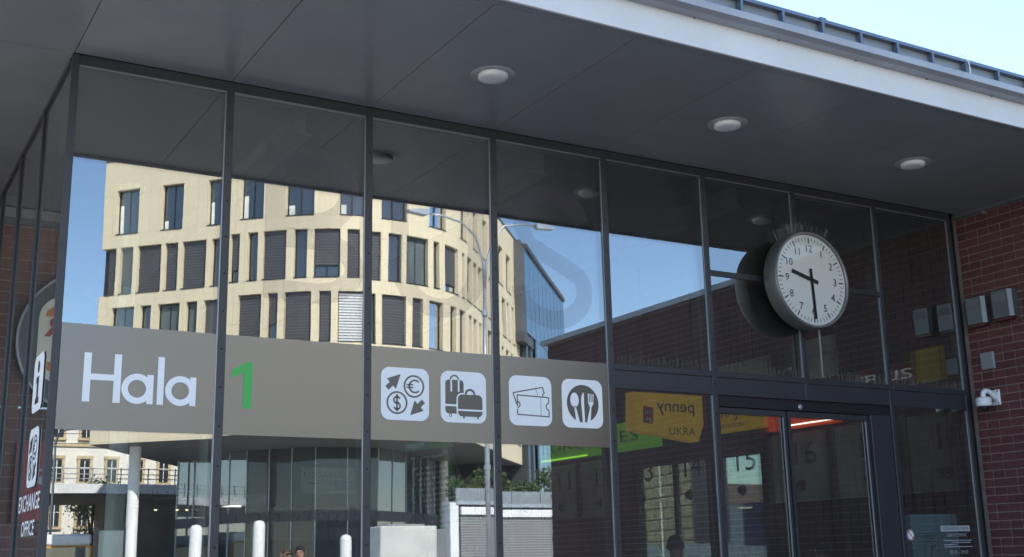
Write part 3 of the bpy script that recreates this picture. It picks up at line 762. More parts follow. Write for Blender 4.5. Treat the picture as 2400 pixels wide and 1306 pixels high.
# signs on the recessed left brick wall, mirrored in the side glass
bs = thing('burger_sign', 'round dark sign with cream bun logo and red letters, mirrored in side glass', 'sign', (-1.1, 3.59, 3.2))
Yb = 3.57
q = MB(); q.lathe([(.0001, -.05), (.66, -.05), (.68, -.04), (.68, .03)], (-.90, Yb, 3.53), 'y', 56); q.build('disc', 'sign_dark', bs)
q = MB(); q.lathe([(.655, -.053), (.675, -.053)], (-.90, Yb, 3.53), 'y', 56); q.build('disc_edge', 'coping', bs)
q = MB(); q.prism(rrect(-1.42, -.40, 3.155, 3.925, .20)[::-1], FR(Yb-.055)); q.build('logo_plate', 'cream_sign', bs)
def bun(z0, z1, top):
    q = MB(); n = 24; pts = []
    if top:
        pts = [(-1.36, z0), (-.45, z0)]+[(-.91+.45*math.cos(R(180*k/n)), z0+(z1-z0)*math.sin(R(180*k/n))**.6) for k in range(1, n)]
    else:
        pts = [(-.45, z1), (-1.36, z1)]+[(-.91-.45*math.cos(R(180*k/n)), z1-(z1-z0)*math.sin(R(180*k/n))**.6) for k in range(1, n)]
    q.prism(pts[::-1], FR(Yb-.058)); q.build('bun', 'orange_sign', bs)
bun(3.74, 3.87, True); bun(3.21, 3.34, False)
text('word', 'BURGER', FR(Yb-.059), -1.35, 3.57, .16, 'red_sign', bs, wd=.90, bold=.035)
text('word', 'KING', FR(Yb-.059), -1.20, 3.375, .16, 'red_sign', bs, wd=.64, bold=.035)
ps = thing('red_poster', 'red advertising poster with white and yellow marks, mirrored in side glass', 'poster', (-.6, 3.59, 2.0))
q = MB(); q.box(-1.05, -.30, 3.565, 3.599, 1.97, 2.65); q.build('board', 'poster_red', ps)
text('mark', 'T5', FR(3.562), -.95, 2.28, .14, 'poster_grey', ps, wd=.48, bold=.01)
text('mark', 'super dobré', FR(3.562), -1.05, 2.08, .05, 'poster_yellow', ps, wd=.60)

# ------------------------------------------------------------------ inside the hall
XI = 8.985
SW = lambda k: (lambda u, v, kk: (XI-.004*(k+1)+(-.001 if kk == 0 else 0), -u, v))     # decal frame on the counter wall, u = -y
tc = thing('ticket_counters', 'row of grey numbered ticket counter panels inside along the right wall', 'counter', (9, 4, 0))
y = .55; n = 18
while y < 14:
    L = 1.06
    if not (y+L > 4.0 and y < 6.6):
        box('counter_panel', XI-.03, XI-.001, y+.05, y+L-.05, 2.17, 2.98, 'counter_panel', tc)
    if True:
        text('number', str(n), lambda u, v, kk: (XI-.034, -u, v), -(y+.62), 2.60, .27, 'panel_digit', tc, wd=.36 if n > 9 else .16)
        q = MB(); q.lathe([(.0001, -.06), (.05, -.05), (.07, 0)], (0, 0, 0), 'y', 14)
        q.v = [(XI-.03+b, y+.53+a, 2.36+c) for a, b, c in q.v]; q.build('speaker_hatch', 'black', tc)
        if not (y+L > 4.0 and y < 6.6): box('desk', XI-.45, XI-.001, y+.02, y+L-.02, 1.02, 1.08, 'counter_post', tc)
    if not 4.05 < y < 6.6: box('post', XI-.07, XI-.0005, y-.045, y+.045, .06, 3.0, 'counter_post', tc)
    y += L; n -= 1
# sign boxes over the counters, some with an added glow so they show
def sign(name, lab, y0, y1, z0, z1, mat, txt=None, tmat='sign_dark', cat='sign', sub=None):
    t = thing(name, lab, cat, (8.9, (y0+y1)/2, z0), 'signs over the ticket counters')
    box('board', XI-.12, XI-.001, y0, y1, z0, z1, mat, t, .004)
    if txt:
        text('lettering', txt, lambda u, v, k: (XI-.1225, -u, v), -y1+.06, z0+(z1-z0)*(.30 if not sub else .45), (z1-z0)*.42, tmat, t, wd=(y1-y0)*.85)
    if sub: text('small_print', sub, lambda u, v, k: (XI-.1225, -u, v), -y1+.06, z0+.05, (z1-z0)*.14, tmat, t, wd=(y1-y0)*.7)
    return t
sign('bus_line_sign', 'yellow sign with added glow reading UKRAJINA over the counters behind the left door leaf', 3.66, 4.85, 3.10, 3.50, 'yellow_sign', 'UKRAJINA', sub='AUTOBUSOVÁ DOPRAVA')
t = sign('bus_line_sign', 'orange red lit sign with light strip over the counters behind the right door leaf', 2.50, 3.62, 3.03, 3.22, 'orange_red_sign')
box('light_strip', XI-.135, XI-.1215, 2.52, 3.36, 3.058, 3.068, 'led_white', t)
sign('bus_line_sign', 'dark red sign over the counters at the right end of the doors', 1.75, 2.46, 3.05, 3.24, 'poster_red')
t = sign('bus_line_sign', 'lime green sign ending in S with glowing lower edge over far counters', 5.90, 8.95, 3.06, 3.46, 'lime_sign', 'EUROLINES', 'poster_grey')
box('light_strip', XI-.135, XI-.1215, 7.6, 8.9, 3.062, 3.085, 'led_lime', t)
sign('high_wall_sign', 'small sign reading US above the transom at right', 1.28, 2.06, 3.30, 3.56, 'poster_red', 'BUS', 'letter_glow')
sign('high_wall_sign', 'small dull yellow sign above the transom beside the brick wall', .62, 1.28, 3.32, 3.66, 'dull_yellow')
# hanging yellow box sign
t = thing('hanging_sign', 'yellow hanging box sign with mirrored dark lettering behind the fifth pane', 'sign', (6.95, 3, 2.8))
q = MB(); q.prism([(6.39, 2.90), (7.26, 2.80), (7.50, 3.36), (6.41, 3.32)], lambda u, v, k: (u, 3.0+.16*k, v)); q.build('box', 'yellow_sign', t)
text('lettering', 'penny', FR(2.998), 6.70, 3.12, .13, 'sign_dark', t, wd=.52, mirror=True, bold=.01)
q = MB(); q.prism([(6.51, 2.985), (6.64, 2.975), (6.655, 3.155), (6.52, 3.165)], FR(2.998)); q.build('emblem', 'red_sign', t)
text('emblem_letters', 'to', FR(2.996), 6.535, 3.08, .05, 'white_vinyl', t, wd=.09, mirror=True, bold=.01); text('emblem_letters', 'go', FR(2.996), 6.535, 3.005, .05, 'white_vinyl', t, wd=.09, mirror=True, bold=.01)
text('small_lettering', 'UKRA', FR(2.998), 6.86, 2.865, .085, 'sign_dark', t, wd=.36)
for x in (6.6, 7.3): box('hanger', x, x+.012, 3.07, 3.082, 3.34, 4.74, 'counter_post', t)
# departures board
t = thing('departures_board', 'dark hanging departures board with green header and white text rows', 'board', (4.0, 3, 1.9))
def SB(dy): return lambda u, v, k: (3.68+u+.27*(1-v), 3.0-dy+(-.001 if k == 0 else 0), 1.88+v*.80+u*.13)
q = MB(); q.prism([(-.02, -.02), (.52, -.02), (.46, 1.0), (-.02, 1.0)], lambda u, v, k: (3.68+u+.27*(1-v), 3.0+.05*k, 1.88+v*.80+u*.13)); q.build('screen', 'board_black', t)
q = MB(); q.prism([(-.02, .90), (.24, .90), (.24, 1.0), (-.02, 1.0)], SB(.002)); q.build('header', 'teal_sign', t)
q = MB(); q.prism([(.24, .90), (.52, .90), (.46, 1.0), (.24, 1.0)], SB(.002)); q.build('header', 'green_sign', t)
text('header_text', 'ODJEZDY', SB(.004), .0, .935, .045, 'white_vinyl', t, wd=.2)
for k in range(13):
    v0 = .80-k*.062-(.06 if k else 0)
    text('timetable_row', random.choice(['12  3  0821  BRNO - WIEN', '07  1  0823  PLZEŇ', '18  2  0810  DRESDEN', '10  4  0102  LIBEREC', '21  5  0826  KARLOVY VARY']), SB(.004), .02, v0, .026, 'white_vinyl', t, wd=random.uniform(.26, .40))
for k in range(16):
    q = MB(); v1 = .93-k*.06; q.prism([(.36, v1-.057), (.42, v1-.057), (.42, v1), (.36, v1)], SB(.004)); q.build('platform_tag', random.choice(['green_sign']*5+['pink_sign', 'poster_grey']), t)
q = MB(); q.prism([(-.02, -.02), (.52, -.02), (.52, .03), (-.02, .03)], SB(.002)); q.build('footer', 'green_sign', t)
# white service box
t = thing('service_box', 'plain white service cabinet on the forecourt, mirrored in the luggage pane', 'cabinet', (9.0, -14.4, 0))
q = MB(); q.bbox(8.30, 9.50, -14.6, -14.0, 0, 2.23, .015); q.build('body', 'kiosk_white', t)
q = MB(); q.bbox(9.503, 9.78, -14.7, -14.12, 0, 2.17, .012); q.build('side_body', 'box_grey', t)
q = MB(); q.bbox(8.5, 9.3, -14.5, -14.1, 2.231, 2.27, .01); q.build('lid', 'coping', t)
# blue hanging sign deep in the hall
t = thing('lit_info_sign', 'dark blue lit sign reading UKRAJINA deep inside behind the first pane', 'sign', (3.4, 10, 2.3))
box('board', 3.00, 3.78, 10, 10.1, 2.385, 2.66, 'blue_sign', t)
text('lettering', 'UKRAJINA', FR(9.997), 3.03, 2.57, .065, 'poster_grey', t, wd=.70)
for k in range(3): box('text_line', 3.04, 3.70, 9.995, 9.999, 2.44+k*.035, 2.45+k*.035, 'poster_grey', t)
box('light_strip', 3.0, 3.78, 9.985, 9.998, 2.386, 2.40, 'led_blue', t)
t = thing('lit_info_sign', 'pale grey sign with lit lower edge deep inside behind the second pane', 'sign', (4.4, 10, 2.3))
box('board', 3.98, 4.70, 10, 10.1, 2.40, 2.58, 'poster_grey', t); text('lettering', 'COLOMBUS', FR(9.997), 4.02, 2.48, .05, 'sign_dark', t, wd=.50); box('light_strip', 4.0, 4.3, 9.985, 9.998, 2.402, 2.42, 'led_white', t)
for k, x in enumerate((2.58, 2.85, 2.97, 3.11)):
    t = thing('hall_downlight', 'tiny warm lit downlight deep inside under the blue sign, %s from the left' % ('first', 'second', 'third', 'fourth')[k], 'lamp', (x, 8, 2.27), 'tiny lit downlights'); q = MB(); q.lathe([(.02, .0), (.016, -.012), (.001, -.014)][::-1], (x, 8, 2.275), 'z', 12); q.build('lens', 'led_warm', t)
    q = MB(); q.lathe([(.026, .0), (.026, .03)], (x, 8, 2.276), 'z', 12); q.build('housing', 'counter_post', t)
box('canopy_board', 2.3, 3.4, 7.6, 8.4, 2.307, 2.36, 'counter_post', thing('inner_canopy', 'dark flat canopy board deep inside carrying tiny downlights', 'canopy', (2.9, 8, 2.3)))
# numbered counters on the far wall
t = thing('far_counters', 'row of small numbered counter panels at the far end of the hall', 'counter', (7.5, 16, 0))
for k in range(9):
    x = 5.9+k*.42
    box('counter_panel', x+.02, x+.40, 15.9, 15.95, 2.02, 2.66, 'counter_panel', t)
    text('number', str(k+1), FR(15.895), x+.15, 2.38, .16, 'panel_digit', t)
box('fascia', 5.0, 9.0, 15.85, 16.0, 2.68, 3.3, 'counter_post', t)
t = thing('megabus_board', 'grey sign board with dark lettering EGABUS deep inside behind the third pane', 'sign', (5.5, 9, 2.4))
box('board', 4.85, 5.75, 9.0, 9.06, 2.55, 2.92, 'poster_grey', t); text('lettering', 'MEGABUS', FR(8.995), 4.9, 2.78, .07, 'sign_dark', t, wd=.62); text('lettering', 'autobusová doprava', FR(8.995), 4.95, 2.68, .04, 'sign_dark', t, wd=.5)
box('panel_blue', 5.36, 5.74, 8.99, 8.999, 2.60, 2.74, 'blue_sign', t)
# interior columns
for x, yy, lab in ((.95, 2.6, 'pale round interior column seen through the first pane top'), (2.9, 7.0, 'pale round interior column deeper in the hall behind the second pane')):
    t = thing('hall_column', lab, 'column', (x, yy, 0)); q = MB(); q.lathe([(.075, .06), (.075, 4.66)], (x, yy, 0), 'z', 28); q.build('shaft', 'column_white', t, True)
    q = MB(); q.lathe([(.10, 4.66), (.10, 4.739)], (x, yy, 0), 'z', 28); q.build('collar', 'column_white', t, True)
# roof trusses and ceiling lamps inside
for k, x in enumerate((1.6, 3.6, 5.6)):
    t = thing('ceiling_beam', 'slim grey ceiling beam inside, %s' % ('over the first panes', 'over the middle panes', 'near the clock')[k], 'beam', (x, 6, 4.6))
    q = MB(); q.box(x-.04, x+.04, .3, 15, 4.58, 4.735).box(x-.09, x+.09, .3, 15, 4.565, 4.579); q.build('profile', 'trim_grey', t)

# pale wall boards and a bent pipe above the transom
t = thing('wall_board', 'pale board on the inner wall behind the pane left of the clock rod', 'board', (8.9, 3.9, 3.5)); box('sheet', XI-.02, XI-.001, 3.62, 4.60, 3.52, 3.98, 'counter_panel', t)
t = thing('wall_board', 'pale upright board on the inner wall behind the clock rod', 'board', (8.9, 2.8, 3.5)); box('sheet', XI-.02, XI-.001, 2.50, 3.05, 3.58, 4.06, 'kiosk_white', t)
t = thing('bent_pipe', 'bent grey pipe inside above the doors under the clock', 'pipe', (6.6, .6, 3.1)); q = MB()
q.tube([(6.35, .6, 3.20), (6.50, .6, 3.24), (6.62, .6, 3.28), (6.68, .6, 3.34), (6.73, .6, 3.385), (6.80, .6, 3.395), (7.02, .6, 3.39)], .016, 8); q.build('tube', 'galv', t, True)
for x in (6.95, 7.02): box('hook', x, x+.008, .596, .604, 3.28, 3.38, 'galv', t)

# ------------------------------------------------------------------ people
def person(name, lab, x, y, face, h, top, legs, hair, glasses=False, arm_up=False):
    """standing figure; face = heading in degrees (0 looks along +Y)"""
    t = thing(name, lab, 'person', (x, y, 0)); k = h/1.76
    V = {}; vs = []; rs = []; es = []
    def v(n, p, r, par=None):
        V[n] = len(vs); vs.append(Vector(p)*k); rs.append(r if isinstance(r, tuple) else (r, r))
        if par: es.append((V[par], V[n]))
    v('pelvis', (0, 0, .96), (.155, .105)); v('waist', (0, .005, 1.10), (.135, .095), 'pelvis'); v('chest', (0, 0, 1.30), (.165, .115), 'waist'); v('shoul', (0, -.01, 1.42), (.12, .08), 'chest')
    v('neck', (0, .0, 1.52), .052, 'shoul'); v('jaw', (0, .025, 1.575), (.058, .068), 'neck'); v('head', (0, .012, 1.65), (.076, .095), 'jaw'); v('crown', (0, .0, 1.715), (.060, .075), 'head')
    for s, n in ((-1, 'l'), (1, 'r')):
        v('sh'+n, (s*.175, -.01, 1.405), .058, 'shoul')
        if arm_up and s == 1:
            v('el'+n, (s*.26, .10, 1.20), .042, 'sh'+n); v('wr'+n, (s*.12, .22, 1.45), .030, 'el'+n); v('ha'+n, (s*.08, .20, 1.54), (.034, .022), 'wr'+n)
        else:
            v('el'+n, (s*.235, .0, 1.14), .042, 'sh'+n); v('wr'+n, (s*.245, .06, .90), .030, 'el'+n); v('ha'+n, (s*.245, .08, .82), (.022, .036), 'wr'+n)
        for fi in range(4): v('f%d%s' % (fi, n), tuple(a+b for a, b in zip(vs[V['ha'+n]]/k, (s*.004, -.024+fi*.017, -.075 if not (arm_up and s == 1) else .06))), .008, 'ha'+n)
        v('th'+n, tuple(a+b for a, b in zip(vs[V['ha'+n]]/k, (-s*.01, .05, -.03))), .009, 'ha'+n)
        v('hip'+n, (s*.09, 0, .90), .098, 'pelvis'); v('kn'+n, (s*.10, .015, .50), .062, 'hip'+n); v('an'+n, (s*.105, -.01, .10), .040, 'kn'+n); v('toe'+n, (s*.125, .14, .05), (.042, .035), 'an'+n)
    me = bpy.data.meshes.new('body'); me.from_pydata(vs, es, []); o = bpy.data.objects.new('body', me); COL.objects.link(o)
    md = o.modifiers.new('s', 'SKIN'); md.use_smooth_shade = True
    for i, r_ in enumerate(rs):
        me.skin_vertices[0].data[i].radius = (r_[0]*k, r_[1]*k); me.skin_vertices[0].data[i].use_root = (i == 0)
    o.modifiers.new('d', 'SUBSURF').levels = 2
    bpy.context.view_layer.update()
    m2 = bpy.data.meshes.new_from_object(o.evaluated_get(bpy.context.evaluated_depsgraph_get())); bpy.data.objects.remove(o)
    m2.materials.clear()
    for mt in ('skin', top, legs, 'black'): m2.materials.append(M(mt))
    for f in m2.polygons:
        c = f.center/k; hand = abs(c.x) > .20 and c.z < .88 or (arm_up and c.z > 1.49 and c.y > .16)
        f.material_index = 0 if (c.z > 1.50 or hand) else 1 if c.z > .98 or (abs(c.x) > .19 and c.z > .85) else 3 if c.z < .09 else 2
        f.use_smooth = True
    b = bpy.data.objects.new('body', m2); COL.objects.link(b); b.parent = t
    # hair: a cap over the skull, longer at the back
    q = MB(); vs_, fs_ = [], []; n, mm = 20, 9
    for i in range(mm):
        for j in range(n):
            az = 2*math.pi*j/n; fr = max(0, math.sin(az)); lim = 118-58*fr**.7; th = R(lim*i/(mm-1)); jit = 1+random.uniform(-.03, .03)
            vs_.append(Vector((.088*jit*math.sin(th)*math.cos(az), -.006+.106*jit*math.sin(th)*math.sin(az), 1.672+.104*jit*math.cos(th)))*k)
    for i in range(mm-1):
        for j in range(n): fs_.append((i*n+j, i*n+(j+1) % n, (i+1)*n+(j+1) % n, (i+1)*n+j))
    q.add(vs_, fs_); hr = q.build('hair', hair, None, True); hr.parent = t
    q = MB(); q.tube([Vector((0, .098, 1.665))*k, Vector((0, .120, 1.635))*k, Vector((0, .104, 1.622))*k], [.008*k, .014*k, .010*k], 8); no = q.build('nose', 'skin', None, True); no.parent = t
    for s in (-1, 1):
        q = MB(); q.lathe([(.0001, -.004), (.012, -.003), (.013, .003)], Vector((s*.031, .098, 1.672))*k, 'y', 10); e = q.build('eye', 'black', None, True); e.parent = t
        q = MB(); q.tube([Vector((s*.078, .0, 1.63))*k, Vector((s*.088, -.008, 1.655))*k, Vector((s*.080, .0, 1.69))*k], [.008, .012, .008], 6); e = q.build('ear', 'skin', None, True); e.parent = t
    q = MB(); q.tube([Vector((-.026, .098, 1.595))*k, Vector((0, .106, 1.594))*k, Vector((.026, .098, 1.595))*k], .005*k, 6); mo = q.build('mouth', 'red_sign', None, True); mo.parent = t
    if glasses:
        q = MB(); q.bbox(-.066*k, .066*k, .098*k, .116*k, 1.655*k, 1.692*k, .006); q.box(-.082*k, -.076*k, .0, .10*k, 1.676*k, 1.684*k).box(.076*k, .082*k, .0, .10*k, 1.676*k, 1.684*k); gg = q.build('sunglasses', 'black', None); gg.parent = t
    t.rotation_euler = (0, 0, R(-face))
    return t
person('person', 'person with dark hair and dark jacket inside behind the ticket pane, seen from behind', 4.51, 3.3, 20, 1.80, 'cloth_dark', 'cloth_dark', 'hair_dark')
person('person', 'person with dark hair in dark top inside behind the pane left of the doors', 6.55, 2.6, 30, 1.775, 'cloth_dark', 'cloth_blue', 'hair_dark')
person('person', 'person in red top inside behind the right door leaf', 7.62, 1.6, 20, 1.70, 'cloth_red', 'cloth_dark', 'hair_dark')
person('person', 'person with sunglasses on the forecourt, mirrored in the second pane', 5.68, -12, 10, 1.80, 'cloth_dark', 'cloth_blue', 'hair_brown', glasses=True)
person('person', 'person in blue top holding a phone on the forecourt, mirrored in the second pane', 6.03, -12.3, -30, 1.83, 'cloth_blue', 'cloth_dark', 'hair_dark', arm_up=True)

# ------------------------------------------------------------------ the square behind the viewer, seen mirrored in the glass
PLAN = [(11.7, 62.2), (14.3, 59.5), (16.4, 57.3), (18.6, 55.0), (20.0, 53.65), (21.2, 52.8), (22.6, 52.15), (24.2, 51.8), (25.8, 51.72), (27.4, 51.9), (29, 52.4), (30.4, 53.2), (31.7, 54.3), (33.4, 56.15), (35.3, 58.25), (38.5, 61.85), (41.6, 65.35), (50, 74.8)]
PL = [Vector((a, -b)) for a, b in PLAN]
CS = [0]
for a, b in zip(PL, PL[1:]): CS.append(CS[-1]+(b-a).length)
def _raw(s):
    s = max(0, min(CS[-1]-1e-6, s))
    for i in range(len(PL)-1):
        if s <= CS[i+1]: return PL[i].lerp(PL[i+1], (s-CS[i])/(CS[i+1]-CS[i]))
def PP(s, d=0.0):
    """point at arc length s, d metres inward"""
    p = (_raw(s-.8)+_raw(s)*2+_raw(s+.8))*.25 if .8 < s < CS[-1]-.8 else _raw(s)
    t = (_raw(s+1.2)-_raw(s-1.2)).normalized(); n = Vector((-t.y, t.x))      # outward, towards the hall
    return p-n*d
def strip(mb, s0, s1, z0, z1, d0, d1, mat=None, step=.6):
    """solid that follows the plan curve"""
    n = max(1, int((s1-s0)/step)); vs, fs = [], []
    for i in range(n+1):
        s = s0+(s1-s0)*i/n; a, b = PP(s, d0), PP(s, d1)
        vs += [(a.x, a.y, z0), (a.x, a.y, z1), (b.x, b.y, z1), (b.x, b.y, z0)]
        mb.arc = (mb.arc or [])+[s]*4
    for i in range(n):
        o = 4*i
        for k in range(4): fs.append((o+k, o+4+k, o+4+(k+1) % 4, o+(k+1) % 4))
    fs += [(0, 1, 2, 3), (4*n+3, 4*n+2, 4*n+1, 4*n)]
    mb.add(vs, fs, mat)
off = thing('office_building', 'beige office block with rounded corner and tall windows, mirrored in the glass', 'building', (25, -56, 0))
ROWS = [(20.4, 23.15, [(0.89, 2.38), (3.89, 5.29), (6.88, 8.2), (8.96, 10.4), (11.77, 13.38), (14.82, 16.24), (17.33, 18.92), (20.53, 22.02), (23.77, 25.04), (26.51, 27.63), (29.12, 30.23), (32.0, 33.2), (34.91, 36.39), (37.71, 39.3)]),
        (16.8, 19.62, [(0.35, 0.98), (1.26, 2.11), (2.42, 3.98), (4.23, 5.08), (5.36, 6.89), (7.24, 7.99), (8.4, 8.98), (9.48, 10.11), (10.42, 11.83), (12.29, 13.03), (13.42, 14.86), (15.26, 15.95), (16.35, 17.3), (17.76, 18.59), (18.92, 20.48), (20.92, 21.43), (21.97, 23.55), (24.16, 24.65), (25.1, 26.16), (26.59, 27.48), (27.83, 28.88), (29.48, 30.3), (30.8, 31.5), (32, 33.3), (33.8, 34.83), (36.0, 37.2), (37.73, 38.55), (39.39, 40.25), (41.11, 41.7), (42.3, 42.9), (43.52, 44.26)]),
        (13.2, 16.05, [(0.91, 2.4), (2.82, 3.51), (3.95, 5.35), (5.76, 6.46), (6.89, 8.26), (9.0, 10.41), (10.79, 11.4), (11.8, 13.31), (13.75, 14.4), (14.79, 16.23), (16.6, 17.03), (17.41, 18.92), (19.35, 20.1), (20.57, 21.76), (22.53, 23.23), (23.76, 24.72), (25.53, 26.27), (26.7, 27.58), (28.16, 28.86), (29.34, 30.2), (30.7, 31.9), (32.4, 33.1), (33.6, 34.9), (35.5, 36.3), (36.9, 38.1), (38.6, 39.4), (39.9, 41.2), (41.7, 42.4), (42.9, 44.0)]),
        (9.6, 12.45, [(0.91+1.47*k, 0.91+1.47*k+(.95 if k % 2 else .62)) for k in range(30)])]
SEND = 45.0; ZT = 25.0; ZB = 8.3; DW = .38
zt = ZT
for ri, (zs, zh, wins) in enumerate(ROWS):
    q = MB(); strip(q, 0 if ri else 0, SEND, zh, zt, 0, DW, step=.45); q.build('cladding_band', 'cladding', off, False)
    e = 0.0
    piers = []
    for a, b in wins+[(SEND, SEND)]:
        if a-e > .02: piers.append((e, a))
        e = b
    for a, b in piers:
        if ri == 1 and a < .05: continue
        q = MB(); strip(q, a, b, zs, zh, .002, DW); q.build('cladding_pier', 'cladding', off)
    for wi, (a, b) in enumerate(wins):
        wt = MB(); strip(wt, a, b, zs, zh, .30, .33, step=.8); wo = wt.build('window', 'win_glass', off)
        fr = MB()
        for c, d in ((a, a+.07), (b-.07, b)): strip(fr, c, d, zs+.05, zh-.05, .26, .299)
        strip(fr, a, b, zs, zs+.05, -.04, .299); strip(fr, a, b, zh-.05, zh, .26, .299)
        if b-a > 1.2: strip(fr, (a+b)/2-.035, (a+b)/2+.035, zs+.05, zh-.05, .27, .299)
        fr.build('window_frame', 'win_frame', wo)
        rr = random.random()
        if ri == 0:
            if rr < .7:
                bl = MB(); strip(bl, a+.08, a+.08+(b-a)*random.uniform(.12, .25), zs+.06, zs+random.uniform(.5, 1.9), .285, .298); bl.build('curtain', 'white_sheet', wo)
        elif ri == 2 and wi == 9:
            bl = MB(); strip(bl, a+.05, b-.05, zs+.06, zh-.06, .18, .24); bl.build('blind', 'blind_white', wo)
        elif rr < .58:
            lo = zs+.06 if random.random() < .65 else zs+random.uniform(.5, 1.2)
            bl = MB(); strip(bl, a+.05, b-.05, lo, zh-.06, .20, .25); bl.build('blind', 'blind_dark', wo)
        elif rr < .70:
            bl = MB(); strip(bl, a+.08, b-.08, zs+.06, zh-.06, .285, .298); bl.build('curtain', 'curtain', wo)
    zt = zs
q = MB(); strip(q, 0, SEND, ZB, zt, 0, DW, step=.45); q.build('cladding_band', 'cladding', off)
q = MB(); strip(q, -0.0, SEND, ZT, ZT+.12, -.06, .6, step=.45); q.build('parapet_cap', 'beige_cap', off)
# inner body: closes the block and its soffit
def poly_prism(mb, pts, z0, z1): mb.prism(pts, lambda u, v, k: (u, v, z1 if k == 0 else z0))
inn = [PP(CS[-1]*i/60*.86, DW+.02)[:] for i in range(61)]
back = [(52, -80), (36, -100)]
q = MB(); poly_prism(q, inn+back, 8.62, 24.9); q.build('core', 'hall_dark', off)
outl = [PP(SEND*i/60, .05)[:] for i in range(61)]
q = MB(); poly_prism(q, outl+[(50, -80), (34, -98)], ZB-.02, 8.6); q.build('overhang_soffit', 'soffit_slat', off)
q = MB(); poly_prism(q, [(14.5, -62.5), (17.5, -59.5), (20, -60), (22, -64), (18, -67)], 25.0, 26.3); q.build('plant_room', 'concrete_white', off)
# glazed base set back under the overhang
BASE = [(19.0, -70.9), (21.5, -64.5), (24.5, -60.6), (28.5, -60.2), (31.5, -62.5), (36, -67.5), (40, -72)]
for i, (a, b) in enumerate(zip(BASE, BASE[1:])):
    a, b = Vector(a), Vector(b); L = (b-a).length; n = max(1, int(L/1.5)); d = (b-a)/n; nn = Vector((-d.y, d.x)).normalized()
    for k in range(n):
        p, r_ = a+d*k, a+d*(k+1)
        for z0, z1 in ((.0, 3.9), (4.5, ZB-.03)):
            q = MB(); q.add([(p.x, p.y, z0), (r_.x, r_.y, z0), (r_.x, r_.y, z1), (p.x, p.y, z1)], [(0, 1, 2, 3)]); q.build('base_pane', 'base_glass', off)
        q = MB(); c = p+nn*.06; t_ = d.normalized()*.03; q.prism([(p-t_)[:], (p+t_)[:], (c+t_)[:], (c-t_)[:]], lambda u, v, k2: (u, v, 0 if k2 == 0 else ZB-.03)); q.build('base_fin', 'galv', off)
    q = MB(); c = nn*.10; q.prism([a[:], b[:], (b+c)[:], (a+c)[:]], lambda u, v, k2: (u, v, 3.9 if k2 == 0 else 4.5)); q.build('base_band', 'beige_cap', off)
for x, V in ((14.32, 62.5), (37, 68)):
    q = MB(); q.lathe([(.33, 0), (.33, ZB-.021)], (x, -V, 0), 'z', 24); q.build('column', 'column_white', off, True)
# glazed wing at the far right end
tw = thing('glass_wing', 'blue glazed wing at the end of the beige block, mirrored in the glass', 'building', (50, -75, 0))
A, B = Vector((43.6, -66.7)), Vector((56.6, -81.6)); d = (B-A).normalized(); nrm = Vector((-d.y, d.x))
L = (B-A).length
def tq(s0, s1, z0, z1, dep0, dep1, name, mat):
    a, b = A+d*s0, A+d*s1; q = MB(); q.prism([(a-nrm*dep0)[:], (b-nrm*dep0)[:], (b-nrm*dep1)[:], (a-nrm*dep1)[:]], lambda u, v, k: (u, v, z0 if k == 0 else z1)); return q.build(name, mat, tw)
tq(0, L, 24.6, 24.95, -.15, 14, 'roof_cap', 'beige_cap'); tq(0.02, L, 0, 24.59, .35, 14, 'core', 'hall_dark')
n = 10
for k in range(n):
    s0, s1 = L*k/n, L*(k+1)/n
    for z0, z1 in ((18.2, 24.58), (11.5, 18.15), (4.5, 11.45)):
        if z1 < 18.2 and s0 < 2.2: continue
        tq(s0+.03, s1-.03, z0, z1, .02, .1, 'wing_pane', 'tower_glass')
    tq(s0-.03, s0+.03, 4.5, 24.58, .0, .12, 'wing_fin', 'wing_fin_blue')
tq(-1.4, 0, 17.4, 24.9, .1, 6, 'end_block', 'trim_grey'); tq(-1.5, 2.3, 17.2, 17.9, -.05, 3, 'ledge', 'beige_cap')

# terrace podium in front of the right wing
pod = thing('terrace_podium', 'low podium with grey louvres and white edge under a planted terrace, mirrored', 'building', (26, -41, 0))
box('louvre_wall', 22.6, 34, -39.4, -38.02, 0, 3.38, 'louvre', pod); box('white_edge', 22.6, 34.2, -39.4, -37.9, 3.4, 3.72, 'concrete_white', pod, .01)
box('shadow_gap', 22.8, 34, -39.4, -38.1, 3.72, 3.82, 'beige_cap', pod); box('upper_edge', 22.4, 34.2, -39.4, -37.95, 3.82, 3.98, 'galv', pod, .01)
for k in range(8): box('parapet_panel', 22.5+k*1.45, 23.92+k*1.45, -38.3, -38.2, 3.99, 4.52, 'planter', pod)
box('corner_pillar', 22.1, 22.5, -38.4, -38.0, 0, 3.9, 'concrete_white', pod)
hd = MB()
for k in range(5200):
    x = random.uniform(22.6, 33.8); z = 4.1+random.random()**.8*(1.05+.35*math.sin(x*2.1)+.2*math.sin(x*5.3)); yv = random.uniform(-39.6, -38.45); s = random.uniform(.05, .12)
    a = Vector((random.uniform(-1, 1), random.uniform(-1, 1), random.uniform(-1, 1))).normalized(); b = a.orthogonal().normalized(); c = Vector((x, yv, z))
    hd.add([c-a*s, c+b*s*.5, c+a*s, c-b*s*.5], [(0, 1, 2, 3)], 'leaf' if random.random() < .7 else 'leaf_light')
tag(hd.build('terrace_hedge', None), 'green leafy hedge behind the grey terrace parapet, mirrored', 'hedge', kind=None)

